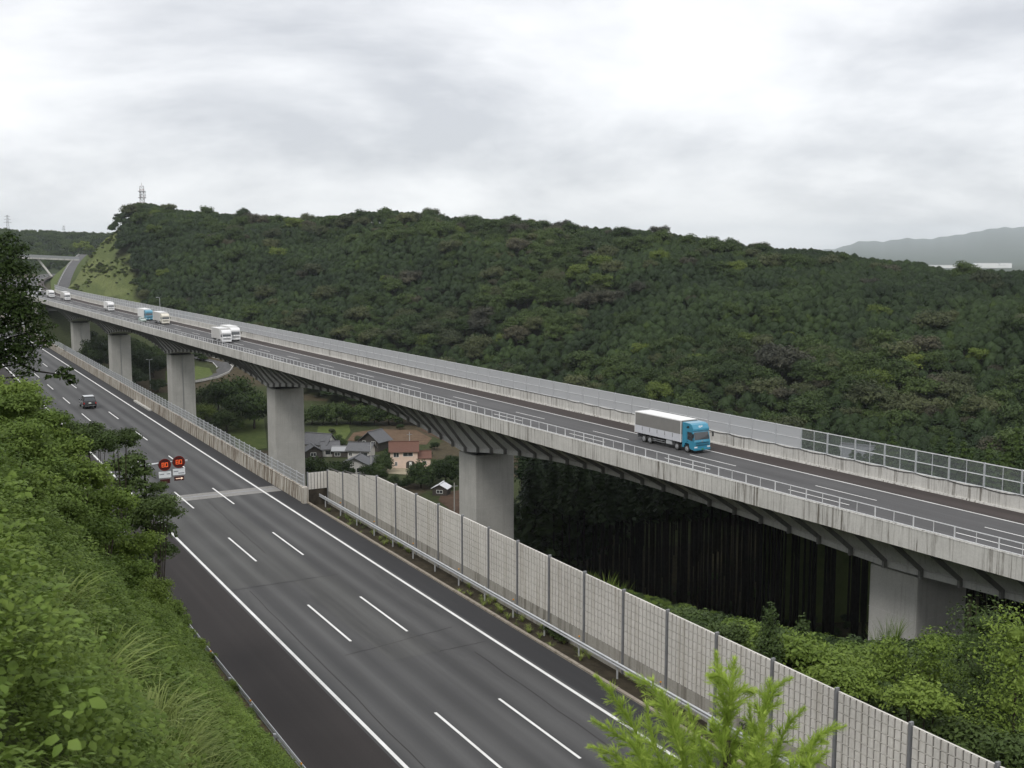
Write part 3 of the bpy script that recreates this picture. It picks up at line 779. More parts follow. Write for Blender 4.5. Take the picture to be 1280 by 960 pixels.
def rdir(n, rng):
    d = rng.normal(size=(n, 3)); return d/np.linalg.norm(d, axis=1, keepdims=True)
def ico(c, r, sub=1):
    bm = bmesh.new(); bmesh.ops.create_icosphere(bm, subdivisions=sub, radius=1.0)
    V = np.array([v.co[:] for v in bm.verts])*np.asarray(r) + np.asarray(c); Fc = [[v.index for v in f.verts] for f in bm.faces]; bm.free()
    return V, np.array(Fc)
def mesh_from(name, chunks, mat):
    V = []; Fc = []; b = 0
    for v, f in chunks: V.append(v); Fc.append(np.asarray(f)+b); b += len(v)
    V = np.vstack(V); Fc = np.vstack(Fc)
    me = bpy.data.meshes.new(name)
    me.vertices.add(len(V)); me.vertices.foreach_set('co', V.astype(np.float32).ravel())
    me.loops.add(len(Fc)*3); me.loops.foreach_set('vertex_index', Fc.astype(np.int32).ravel())
    me.polygons.add(len(Fc)); me.polygons.foreach_set('loop_start', np.arange(0, len(Fc)*3, 3, dtype=np.int32))
    me.materials.append(mat); me.update(calc_edges=True); me.validate(); return me
def crown_blobs(name, blobs, n, size, mat, rng, core=.72, up=.35, spread=(.72, 1.06), aspect=.6):
    vol = np.array([b[1][0]*b[1][1] for b in blobs]); cnt = np.maximum(6, (n*vol/vol.sum()).astype(int)); ch = []
    for (c, r), k in zip(blobs, cnt):
        d = rdir(k, rng); d[:, 2] = np.where(d[:, 2] < -.35, -d[:, 2]*.6, d[:, 2]); rr = rng.uniform(spread[0], spread[1], (k, 1))
        p = np.asarray(c) + d*np.asarray(r)*rr
        nrm = d*.6 + rdir(k, rng)*.75 + np.array([0, 0, up])
        ch.append(cards(p, nrm, rng.uniform(.6, 1.25, k)*size, rng, aspect))
        if core: ch.append(ico(c, np.asarray(r)*core, 1))
    return mesh_from(name, ch, mat)
def conifer_crown(name, h, rad, n, size, mat, rng, z0=.0, power=.8, tip=.04, core=.6, dome=False):
    """pointed crown in drooping whorls"""
    t = rng.uniform(0, 1, n)**.8; lay = np.round(t*14)/14 + rng.normal(0, .012, n); t = np.clip(.35*t + .65*lay, 0, 1)
    th = rng.uniform(0, 2*np.pi, n); lob = 1 + .22*np.sin(3*th + 5*t) + .12*np.sin(7*th - 9*t)
    R = rad*((1-t**2.4)**.6 if dome else ((1-t)**power*(1-tip)+tip))*lob*rng.uniform(.55, 1.05, n)
    p = np.stack([R*np.cos(th), R*np.sin(th), z0 + h*t - .10*R], 1)
    nrm = np.stack([np.cos(th), np.sin(th), .9*np.ones(n)], 1) + rdir(n, rng)*.6
    ch = [cards(p, nrm, size*(1.15-.6*t)*rng.uniform(.7, 1.25, n), rng, .5)]
    if core:
        m = 7; V = []; 
        for zz, rr in (((.0, .8), (.3, 1.1), (.65, .95), (.92, .3)) if dome else ((.0, .75), (.15, 1.0), (.5, .62), (.9, .12))):
            for i in range(m):
                a = 2*np.pi*i/m; V.append((rad*core*rr*np.cos(a), rad*core*rr*np.sin(a), z0 + h*zz))
        V.append((0, 0, z0)); V.append((0, 0, z0+h*.96)); Fc = []
        for q in range(3):
            for i in range(m):
                a, b = q*m+i, q*m+(i+1)%m; Fc += [(a, b, b+m), (a, b+m, a+m)]
        for i in range(m): Fc += [(4*m, (i+1)%m, i), (4*m+1, 3*m+i, 3*m+(i+1)%m)]
        ch.append((np.array(V), np.array(Fc)))
    return mesh_from(name, ch, mat)
def broad_blobs(rng, R=1.0, k=9, flat=.75, spread=.62):
    bl = [((0, 0, .1*R), (R*.62, R*.62, R*.55))]
    for i in range(k):
        a = 2*np.pi*i/k + rng.uniform(-.4, .4); e = rng.uniform(-.35, 1.0)
        q = spread*R*rng.uniform(.75, 1.1); r = R*rng.uniform(.30, .46)
        bl.append(((q*np.cos(a)*np.cos(e), q*np.sin(a)*np.cos(e), q*np.sin(e)*flat), (r, r, r*.82)))
    return bl
def trunk_mesh(name, h, r0, r1, mat, lean=.04, limbs=3, seed=0, limb_len=.3):
    rr = random.Random(seed); mb = MB(); pts = []; x = y = 0
    for i in range(6):
        pts.append((x, y, h*i/5 - (.6 if i == 0 else 0))); x += rr.uniform(-lean, lean)*h/5; y += rr.uniform(-lean, lean)*h/5
    mb.tube(pts, [r0 + (r1-r0)*i/5 for i in range(6)], mat, 7)
    for i in range(limbs):
        t = rr.uniform(.55, .95); k = min(4, int(t*5)); p = Vector(pts[k]).lerp(Vector(pts[k+1]), t*5-k); a = rr.uniform(0, 6.28)
        q = p + Vector((math.cos(a), math.sin(a), .8))*h*limb_len*rr.uniform(.6, 1)
        mid = p.lerp(q, .5) + Vector((0, 0, -.03*h)); mb.tube([p, mid, q], [r1*.8, r1*.6, r1*.25], mat, 5)
    return mb.mesh(name, True)

# --- prototypes, unit: metres
def unlinked(name, me): return bpy.data.objects.new(name, me)
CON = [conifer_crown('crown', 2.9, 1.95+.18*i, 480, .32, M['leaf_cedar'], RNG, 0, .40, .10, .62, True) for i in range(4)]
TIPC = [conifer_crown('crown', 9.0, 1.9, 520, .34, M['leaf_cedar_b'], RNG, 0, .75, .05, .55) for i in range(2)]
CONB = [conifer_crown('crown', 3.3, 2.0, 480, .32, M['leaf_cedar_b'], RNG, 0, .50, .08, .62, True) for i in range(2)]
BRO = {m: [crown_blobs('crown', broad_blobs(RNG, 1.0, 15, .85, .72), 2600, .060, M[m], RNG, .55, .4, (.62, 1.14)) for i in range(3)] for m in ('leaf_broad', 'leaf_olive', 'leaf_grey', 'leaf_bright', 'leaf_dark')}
TRK = trunk_mesh('trunk', 6, .16, .07, M['bark'], .03, 3, 1)
TRKB = [trunk_mesh('trunk', 1.0, .05, .025, M['bark'], .10, 4, 10+i, .45) for i in range(3)]

def tree(name, label, p, crown, trunk, s, rz, z_crown, trunk_scale, group=None):
    e = empty(name, p, rz, label, 'tree', group)
    link('trunk', trunk, e, scale=trunk_scale); link('crown', crown, e, (0, 0, z_crown), scale=s if hasattr(s, '__len__') else (s, s, s))
    return e
def con_tree(name, label, p, k, rz, group, kind=0):
    return tree(name, label, p, (CON[int(rz*10)%4] if kind == 0 else CONB[int(rz*10)%2]), TRK, (k*random.uniform(.9, 1.1), k*random.uniform(.9, 1.1), k), rz, 4.2*k, (k, k, .95*k), group)
def broad_tree(name, label, p, R, mat, rz, group=None, zc=None, flat=1.0, seed=0):
    zc = R*1.1 if zc is None else zc
    return tree(name, label, p, BRO[mat][seed % 3], TRKB[seed % 3], (R, R, R*flat), rz, zc, (max(2.5, R)*1.0, max(2.5, R)*1.0, zc), group)

# --- hill forest: jittered grid of stems on the slope
def hill_points():
    sp = 2.75
    gx, gy = np.meshgrid(np.arange(-420, 640, sp), np.arange(60, 780, sp))
    x = (gx + RNG.uniform(-.45, .45, gx.shape)*sp).ravel(); y = (gy + RNG.uniform(-.45, .45, gy.shape)*sp).ravel()
    t, xi, r, rr = hill_t(x, y); wob = 14*vn(x, y, 16, 4) + 7*vn(x, y, 6, 1)
    k = (t > -.02) & (t < 1.04) & (xi > 138) & (xi < 1720) & ~((xi + wob < 175) & (t < .42 + .015*wob)) & ~((xi + wob < 152) & (t < .93))
    x, y, t, xi, r = x[k], y[k], t[k], xi[k], r[k]
    z = terr(x, y)
    return x, y, z, t, xi, r
hx, hy_, hz, ht_, hxi, hr = hill_points()
def proj_np(x, y, z):
    Z = z - CAMZ; fw = y*math.cos(PITCH) - Z*math.sin(PITCH); up = Z*math.cos(PITCH) + y*math.sin(PITCH)
    return 640 + F*x/fw, 480 - F*up/fw
ppx, ppy = proj_np(hx, hy_, hz + 6)
# stand types follow real stands: planted conifer with broadleaf belts
pat = vn(hx, hy_, 60, 9) + .5*vn(hx, hy_, 22, 3) + RNG.normal(0, .22, len(hx))
belt = np.exp(-(((ppx-690)/60)**2 + ((ppy-345)/75)**2)) + .9*np.exp(-(((ppx-545)/110)**2 + ((ppy-405)/38)**2)) + 1.0*np.exp(-(((ppx-960)/200)**2 + ((ppy-470)/45)**2)) + .8*np.exp(-(((ppx-560)/150)**2+((ppy-285)/16)**2)) + .7*np.exp(-(((ppx-1180)/120)**2+((ppy-500)/40)**2))
kind = np.zeros(len(hx), int)                       # 0 conifer 1 young conifer 2 broad 3 olive 4 grey 5 bright
rnd = RNG.uniform(0, 1, len(hx)); pb = .08 + .85*np.clip(belt, 0, 1) + .5*np.clip(pat-.4, 0, 1)
pb = np.where(ht_ > .9, pb*.45, pb); bmask = rnd < pb
kk = RNG.uniform(0, 1, len(hx)); kind[bmask] = np.where(kk[bmask] < .66, 2, np.where(kk[bmask] < .88, 3, np.where(kk[bmask] < .96, 4, 5)))
kind[(~bmask) & (rnd > .965)] = 1
# broadleaf crowns are wider: thin them out
keep = ~(bmask & (RNG.uniform(0, 1, len(hx)) < .66)); 
sc = RNG.uniform(.84, 1.10, len(hx)) * np.where(bmask, 1, np.interp(ppy, [260, 480], [.95, 1.0]))
brad = 2.0 + 4.2*RNG.uniform(0, 1, len(hx))**1.6
dens = keep
hx, hy_, hz, hxi, hr, kind, sc, brad, ppx, ppy, ht_ = [a[dens] for a in (hx, hy_, hz, hxi, hr, kind, sc, brad, ppx, ppy, ht_)]
barrier_y = 589 - .187*(1280-ppx)
vis = (ppy < barrier_y - 4) & (ppx > 140) & (ppx < 1290)
apparent = np.where(kind >= 2, brad*2, 4.2*sc)/hr
idx = np.argsort(np.where(vis, -apparent, 1))
con_i = [i for i in idx if kind[i] <= 1 and vis[i]][:260]; bro_i = [i for i in idx if kind[i] >= 2 and vis[i]][:240]
single = set(con_i) | set(bro_i)
GC = 'conifers on the wooded hill'; GB = 'broadleaf trees on the wooded hill'
TXT = {2: 'round green broadleaf tree on the lower wooded hillside behind the viaduct', 3: 'olive green broadleaf tree among conifers on the wooded hillside',
       4: 'dull greyish broadleaf tree among green trees on the wooded hillside', 5: 'bright green broadleaf tree standing out on the dark wooded hillside'}
MATK = {2: 'leaf_broad', 3: 'leaf_olive', 4: 'leaf_grey', 5: 'leaf_bright'}
def hill_where(i):
    x = ppx[i]; a = 'above the white truck pair' if x < 430 else 'between white and teal trucks' if x < 780 else 'behind the teal truck' if x < 1000 else 'behind the clear fence panels'
    return ('low ' if ppy[i] > 589 - .187*(1280-x) - 35 else 'higher ') + 'on the wooded hillside ' + a
for i in sorted(single):
    p = (hx[i], hy_[i], hz[i]); rz = random.uniform(0, 6.28)
    if kind[i] == 0: con_tree('conifer_tree', 'dark green conifer ' + hill_where(i), p, sc[i], rz, GC)
    elif kind[i] == 1: con_tree('conifer_tree', 'lighter green young conifer ' + hill_where(i), p, sc[i]*.95, rz, 'lighter conifers on the wooded hill', 1)
    else: broad_tree('broadleaf_tree', {2: 'round green', 3: 'olive green', 4: 'dull greyish', 5: 'bright green'}[kind[i]] + ' broadleaf tree ' + hill_where(i), p, brad[i], MATK[kind[i]], rz, {2: 'round green', 3: 'olive', 4: 'greyish', 5: 'bright green'}[kind[i]] + ' ' + GB, brad[i]*.85 + 1.5, .95, i)
rest = np.array([i for i in range(len(hx)) if i not in single])

def gn_scatter(name, label, pts, scales, rots, types, protos, cat='forest'):
    """one object of uncountable plants: prototypes scattered on its points"""
    me = bpy.data.meshes.new(name); me.vertices.add(len(pts)); me.vertices.foreach_set('co', np.asarray(pts, np.float32).ravel())
    a = me.attributes.new('size', 'FLOAT_VECTOR', 'POINT'); a.data.foreach_set('vector', np.asarray(scales, np.float32).ravel())
    a = me.attributes.new('turn', 'FLOAT_VECTOR', 'POINT'); a.data.foreach_set('vector', np.asarray(rots, np.float32).ravel())
    a = me.attributes.new('sort', 'INT', 'POINT'); a.data.foreach_set('value', np.asarray(types, np.int32))
    me.update()
    o = link(name, me, kind='stuff'); tag(o, label, cat)
    ng = bpy.data.node_groups.new(name, 'GeometryNodeTree')
    ng.interface.new_socket('Geometry', in_out='INPUT', socket_type='NodeSocketGeometry'); ng.interface.new_socket('Geometry', in_out='OUTPUT', socket_type='NodeSocketGeometry')
    gi = ng.nodes.new('NodeGroupInput'); go = ng.nodes.new('NodeGroupOutput'); jn = ng.nodes.new('GeometryNodeJoinGeometry')
    def attr(nm, ty):
        q = ng.nodes.new('GeometryNodeInputNamedAttribute'); q.data_type = ty; q.inputs['Name'].default_value = nm; return q.outputs['Attribute']
    sz, tn, st = attr('size', 'FLOAT_VECTOR'), attr('turn', 'FLOAT_VECTOR'), attr('sort', 'INT')
    for k, pm_ in enumerate(protos):
        po = unlinked(name + '_kind', pm_)
        oi = ng.nodes.new('GeometryNodeObjectInfo'); oi.inputs['Object'].default_value = po; oi.inputs['As Instance'].default_value = True
        cmp = ng.nodes.new('FunctionNodeCompare'); cmp.data_type = 'INT'; cmp.operation = 'EQUAL'
        ii = [s for s in cmp.inputs if s.type == 'INT']; ng.links.new(st, ii[0]); ii[1].default_value = k
        ip = ng.nodes.new('GeometryNodeInstanceOnPoints')
        ng.links.new(gi.outputs[0], ip.inputs['Points']); ng.links.new(cmp.outputs[0], ip.inputs['Selection']); ng.links.new(oi.outputs['Geometry'], ip.inputs['Instance'])
        ng.links.new(tn, ip.inputs['Rotation']); ng.links.new(sz, ip.inputs['Scale']); ng.links.new(ip.outputs[0], jn.inputs[0])
    ng.links.new(jn.outputs[0], go.inputs[0])
    md = o.modifiers.new('scatter', 'NODES'); md.node_group = ng
    return o
protos = CON + CONB + BRO['leaf_broad'] + BRO['leaf_olive'] + BRO['leaf_grey'] + BRO['leaf_bright']
n = len(rest); ty = np.zeros(n, int); S = np.zeros((n, 3)); P = np.stack([hx[rest], hy_[rest], hz[rest]], 1)
for j, i in enumerate(rest):
    k = kind[i]; q = int(rnd[i]*997)
    if k == 0: ty[j] = q % 4; S[j] = (sc[i]*(.75 + .75*(q % 89)/89), sc[i]*(.75 + .75*(q % 97)/97), sc[i]); P[j, 2] += 4.0*sc[i]
    elif k == 1: ty[j] = 4 + q % 2; S[j] = sc[i]*.95; P[j, 2] += 4.0*sc[i]
    else: ty[j] = 6 + 3*(k-2) + q % 3; S[j] = brad[i]; P[j, 2] += brad[i]*.85 + 1.5
rot = np.zeros((n, 3)); rot[:, 2] = RNG.uniform(0, 6.28, n); rot[:, 0] = RNG.normal(0, .04, n)
gn_scatter('hill_forest', 'dense dark green forest covering the long hill behind the viaduct', P, S, rot, ty, protos)

# far ridge on the left
m = 6500; xi_ = RNG.uniform(-350, 460, m); rr_ = RNG.uniform(1180, 1640, m)
a_ = np.arctan((xi_-640)/F*math.cos(PITCH)); fx = rr_*np.sin(a_); fy = rr_*np.cos(a_); fz = terr(fx, fy)
S = np.repeat(RNG.uniform(.9, 1.5, (m, 1)), 3, 1); ty = np.where(RNG.uniform(0, 1, m) < .8, RNG.integers(0, 4, m), 4); isb = ty == 4
ty = np.where(isb, 4 + RNG.integers(0, 3, m), ty); S[isb] *= 4.0
P = np.stack([fx, fy, fz + np.where(isb, 4, 1)], 1); rot = np.zeros((m, 3)); rot[:, 2] = RNG.uniform(0, 6.28, m)
gn_scatter('far_forest', 'hazy wooded ridge on the left horizon beyond the overbridge', P, S, rot, ty, CON + BRO['leaf_broad'])
# ------------------------------------------------------------------ vehicles
def paint(name, col, rough=.28): 
    t = NT(name); t.done(col, rough, 0, .5); t.b.inputs['Coat Weight'].default_value = .4; t.b.inputs['Coat Roughness'].default_value = .1
    n = t.noise(t.pos(), 1.3, 4, .6); t.l(t.ramp(n, [(.3, tuple(x*.88 for x in col)), (.7, col)]), t.b.inputs['Base Color']); return t.mat
M['teal'] = paint('teal_paint', (.035,.235,.36)); M['teal_d'] = paint('teal_grille', (.022,.15,.24))
M['white_p'] = paint('white_paint', (.78,.78,.78)); M['cream_p'] = paint('cream_paint', (.72,.68,.58)); M['black_p'] = paint('black_paint', (.012,.012,.014), .2)
M['blue_p'] = paint('pale_blue_paint', (.10,.30,.42)); M['silver_sheen_p'] = paint('silver_paint_and_sheen', (.45,.46,.47))
M['tarp'] = plain('grey_tarpaulin', (.20,.195,.185), .7, 0, .2, .08, .8)
M['board'] = plain('aluminium_board', (.60,.61,.65), .45, .2, .4, .07, 1)
M['box_w'] = plain('white_cargo_box', (.72,.72,.71), .5, 0, .3, .05, 1)
M['box_g'] = plain('grey_cargo_box', (.50,.49,.475), .5, .1, .3, .06, 1)
M['chrome'] = plain('chrome', (.75,.76,.77), .2, .8, .5, .03)
M['lamp_w'] = plain('headlamp_lens', (.8,.82,.85), .1, 0, .8, .03); M['lamp_r'] = plain('tail_lamp_lens', (.35,.015,.012), .15, 0, .7, .05); M['lamp_o'] = plain('indicator_lens', (.6,.2,.04), .2)
M['plate'] = plain('number_plate', (.75,.76,.70), .4); M['plate_g'] = plain('green_plate', (.05,.22,.10), .4)
def prism_x(prof, x0, x1, mat, bev=.05, inset=0.0):
    """side profile [(y,z)] pulled across x"""
    mb = MB(); n = len(prof)
    mb.add([(x0, y, z) for y, z in prof] + [(x1, y, z) for y, z in prof], [tuple(range(n-1,-1,-1)), tuple(range(n, 2*n))] + [(i, (i+1)%n, n+(i+1)%n, n+i) for i in range(n)], mat)
    return mb.mesh_fixed('prism', bev)
def wheel(parent, x, y, r=.48, w=.28, s=-1):
    mb = MB(); mb.cyl((0,0,0), r, w, 'x', M['rubber'], 20); o = link('wheel', mb.mesh_fixed('wheel', .03), parent, (x, y, r))
    mb = MB(); mb.cyl((s*(w/2-.01),0,0), r*.62, .06, 'x', M['chrome'], 16); mb.cyl((s*(w/2+.03),0,0), r*.26, .08, 'x', M['steel_m'], 10)
    for i in range(8):
        a = i*math.pi/4; mb.cyl((s*(w/2+.025), r*.44*math.cos(a), r*.44*math.sin(a)), .035, .05, 'x', M['steel_d'], 6)
    link('rim', mb.mesh('rim'), o)
def truck(name, label, u, v, L=11.6, cabm='teal', side='tarp', low='board', hi=True, cabh=3.0, boxh=3.72, w=1.22, detail=True, fair=True, cab_l=2.25):
    z = zV(u) + .02
    e = empty(name, VP(u, v + offV(u), z), YV, label, 'truck')
    cm = M[cabm]
    # cab
    zt = cabh
    prof = [(.08,.42),(.0,.62),(.0,1.42),(.05,1.58),(.30,zt-.42),(.34,zt-.36)]
    if fair: prof += [(.22,zt-.30),(.24,zt-.05),(.55,zt+.42),(1.0,zt+.56),(cab_l,zt+.58)]
    else: prof += [(.55,zt-.12),(1.0,zt-.04),(cab_l,zt-.04)]
    prof += [(cab_l,.55),(1.95,.55),(1.72,1.10),(1.05,1.10),(.82,.50)]
    cab = link('cab', prism_x(prof, -w, w, cm, .055), e)
    def fy(z_): return .05 + (z_-1.58)/(zt-.42-1.58)*.25
    za, zb = 1.66, zt-.48
    mb = MB(); mb.add([(-w+.10,fy(za)-.012,za),(w-.10,fy(za)-.012,za),(w-.14,fy(zb)-.012,zb),(-w+.14,fy(zb)-.012,zb)], [(0,1,2,3)], M['glass']); link('windscreen', mb.mesh('windscreen'), cab)
    for s in (-1, 1):
        mb = MB(); x = s*(w+.012); mb.add([(x,.32,1.50),(x,1.28,1.62),(x,1.28,zb),(x,fy(zb)+.2,zb),(x,.30,1.85)], [(0,1,2,3,4)], M['glass']); link('side_window', mb.mesh('side_window'), cab)
        if detail:
            mb = MB(); mb.box(x-.006, x+.006, 1.36, 1.375, .75, zb+.1, M['black']); mb.box(x-.02, x+.02, 1.12, 1.30, 1.36, 1.41, M['black']); link('door_seam', mb.mesh('door_seam'), cab)
        mb = MB(); mb.box(s*w*.62 if s>0 else -w*.98, s*w*.98 if s>0 else -w*.62, -.03, .04, .70, .86, M['lamp_w']); link('headlight', mb.mesh_fixed('headlight', .02), cab)
        mb = MB(); mb.bar((s*(w-.05), .12, zt-.62), (s*(w+.30), -.10, zt-.66), .02, M['black'], 5); mb.box(s*(w+.30)-.09, s*(w+.30)+.09, -.15, -.06, zt-1.05, zt-.55, M['black']); link('mirror', mb.mesh('mirror'), cab)
    for k, zz in enumerate((.98, 1.13, 1.28)):
        mb = MB(); mb.box(-w*.78, w*.78, -.035, .01, zz, zz+.045, M['black'] if k != 1 else M['teal_d'] if cabm == 'teal' else M['black']); link('grille_slat', mb.mesh('grille_slat'), cab)
    mb = MB(); mb.box(-w, w, -.06, .12, .40, .66, cm); link('bumper', mb.mesh_fixed('bumper', .04), cab)
    mb = MB(); mb.box(-.18, .18, -.075, -.06, .47, .63, M['plate_g'] if detail else M['plate']); link('number_plate', mb.mesh('number_plate'), cab)
    mb = MB(); mb.box(-.12, .12, -.015, .02, 1.43, 1.51, M['chrome']); mb.bar((-.7, fy(1.7)-.03, 1.66), (.05, fy(1.72)-.03, 1.76), .012, M['black'], 4); link('wiper', mb.mesh('wiper'), cab)
    if detail:
        mb = MB()   # white strokes on the roof fairing
        def fz(z_): return .24 + (z_-(zt-.05))/.47*.31 - .02
        for x0, za_, zb_, sl in ((-.30,zt+.05,zt+.27,.04),(-.14,zt+.05,zt+.24,.05),(.03,zt+.12,zt+.30,.04),(.19,zt+.14,zt+.32,.04)):
            mb.add([(x0,fz(za_),za_),(x0+.07,fz(za_),za_),(x0+.07+sl,fz(zb_),zb_),(x0+sl,fz(zb_),zb_)], [(0,1,2,3)], M['white_p'])
        mb.add([(-.24,fz(zt+.22),zt+.22),(-.10,fz(zt+.22),zt+.22),(-.09,fz(zt+.27),zt+.27),(-.23,fz(zt+.27),zt+.27)], [(0,1,2,3)], M['white_p'])
        mb.add([(.02,fz(zt+.12),zt+.12),(.20,fz(zt+.12),zt+.12),(.21,fz(zt+.165),zt+.165),(.03,fz(zt+.165),zt+.165)], [(0,1,2,3)], M['white_p'])
        link('lettering', mb.mesh('lettering'), cab)
        mb = MB(); mb.add([(-w-.012,.95,zt-.05),(-w-.012,1.5,zt-.05),(-w-.012,1.3,zt+.22),(-w-.012,1.0,zt+.22)], [(0,1,2,3)], M['black']); link('quarter_vent', mb.mesh('quarter_vent'), cab)
    # cargo body
    y0 = cab_l + .18; W = w+.03; zl = 1.08 if detail or hi else .95
    zm = zl + (boxh-zl)*(.36 if low else 0)
    mb = MB(); mb.box(-W, W, y0, L, zm if low else zl, boxh-.06, M[side]); cb = link('cargo_box', mb.mesh_fixed('cargo_box', .025), e)
    mb = MB(); mb.box(-W+.03, W-.03, y0+.02, L-.02, zl, zm+.02, M['board']) if low else mb.box(-W+.2, W-.2, y0+.02, L-.02, zl-.1, zl, M['steel_d']); link('floor_frame', mb.mesh('floor_frame'), cb)
    for s in (-1, 1):
        mb = MB(); mb.box(s*W-.02, s*W+.02, y0-.01, y0+.10, zl-.02, boxh, M['box_w']); mb.box(s*W-.02, s*W+.02, L-.10, L+.01, zl-.02, boxh, M['box_w']); mb.box(s*W-.02, s*W+.02, y0, L, boxh-.12, boxh-.04, M['box_w']); link('corner_frame', mb.mesh('corner_frame'), cb)
    if low:
        n = 6; p = (L-y0-.2)/n
        for s in (-1, 1):
            for i in range(n):
                mb = MB(); a = y0+.1+i*p; mb.box(s*W-.03, s*W+.03, a+.03, a+p-.03, zl, zm-.02, M[low]); b = link('side_board', mb.mesh_fixed('side_board', .012), cb)
                if i: 
                    mb = MB(); x = s*(W+.032); mb.box(x-.02, x+.02, a-.05, a+.05, zm-.50, zm-.06, M['steel_d']); link('latch', mb.mesh('latch'), b)
    n = 3 if detail else 2; p = (L-y0)/n
    for i in range(n):
        mb = MB(); mb.box(-W+.03, W-.03, y0+i*p+.02, y0+(i+1)*p-.02, boxh-.055, boxh, M['box_w']); link('roof_panel', mb.mesh_fixed('roof_panel', .015), cb)
    # chassis
    mb = MB(); mb.box(-.45, .45, 1.2, L-.3, .62, zl-.11, M['black']); mb.box(-w+.08, w-.08, L-.5, L-.4, .45, .95, M['steel_d']); ch = link('chassis', mb.mesh('chassis'), e)
    mb = MB(); mb.box(-w+.05, -w+.60, 4.3, 5.4, .50, .98, M['steel']); mb.box(w-.60, w-.05, 4.3, 5.4, .50, .98, M['steel']); link('fuel_tank', mb.mesh_fixed('fuel_tank', .06), ch)
    mb = MB(); mb.box(-w+.04, -w+.10, 5.6, L-3.6, .48, .56, M['steel_d']); mb.box(-w+.04, -w+.10, 5.6, L-3.6, .72, .80, M['steel_d']); link('side_guard', mb.mesh('side_guard'), ch)
    axles = (1.38, 3.25, L-3.05, L-1.85) if L > 10 else (1.38, L-2.1)
    for a in axles:
        for s in (-1, 1): wheel(e, s*(w-.16), a, .47 if L > 10 else .40, .26, s)
    return e
truck('cargo_truck', 'teal cab truck with grey sided box and white lower boards on the viaduct', 101.6, 86.35)
truck('cargo_truck', 'white box truck nearest of the viaduct pair, on the middle lane', 281, 82.6, 9.5, 'white_p', 'box_g', None, False, 2.75, 3.65, 1.2, False)
truck('cargo_truck', 'white truck half hidden beside the pair\'s nearer box truck', 286, 86.4, 9.5, 'white_p', 'box_w', None, False, 2.9, 3.75, 1.2, False)
truck('cargo_truck', 'cream cab truck with grey box directly ahead of the pale blue truck', 359, 86.3, 11.5, 'cream_p', 'box_g', None, False, 2.8, 3.7, 1.2, False)
truck('cargo_truck', 'pale blue cab truck with pale box following the cream truck', 381, 86.3, 11.5, 'blue_p', 'box_w', None, False, 2.85, 3.7, 1.2, False)
truck('cargo_truck', 'white box truck alone on the far middle of the viaduct', 443, 86.4, 8.0, 'white_p', 'box_w', None, False, 2.7, 3.5, 1.15, False)
truck('cargo_truck', 'grey boxed truck near the far end of the viaduct', 541, 86.4, 11.5, 'white_p', 'box_g', None, False, 2.85, 3.75, 1.2, False)
truck('cargo_truck', 'white truck behind the grey boxed truck at the viaduct end', 576, 84.0, 8.5, 'white_p', 'box_w', None, False, 2.7, 3.4, 1.15, False)

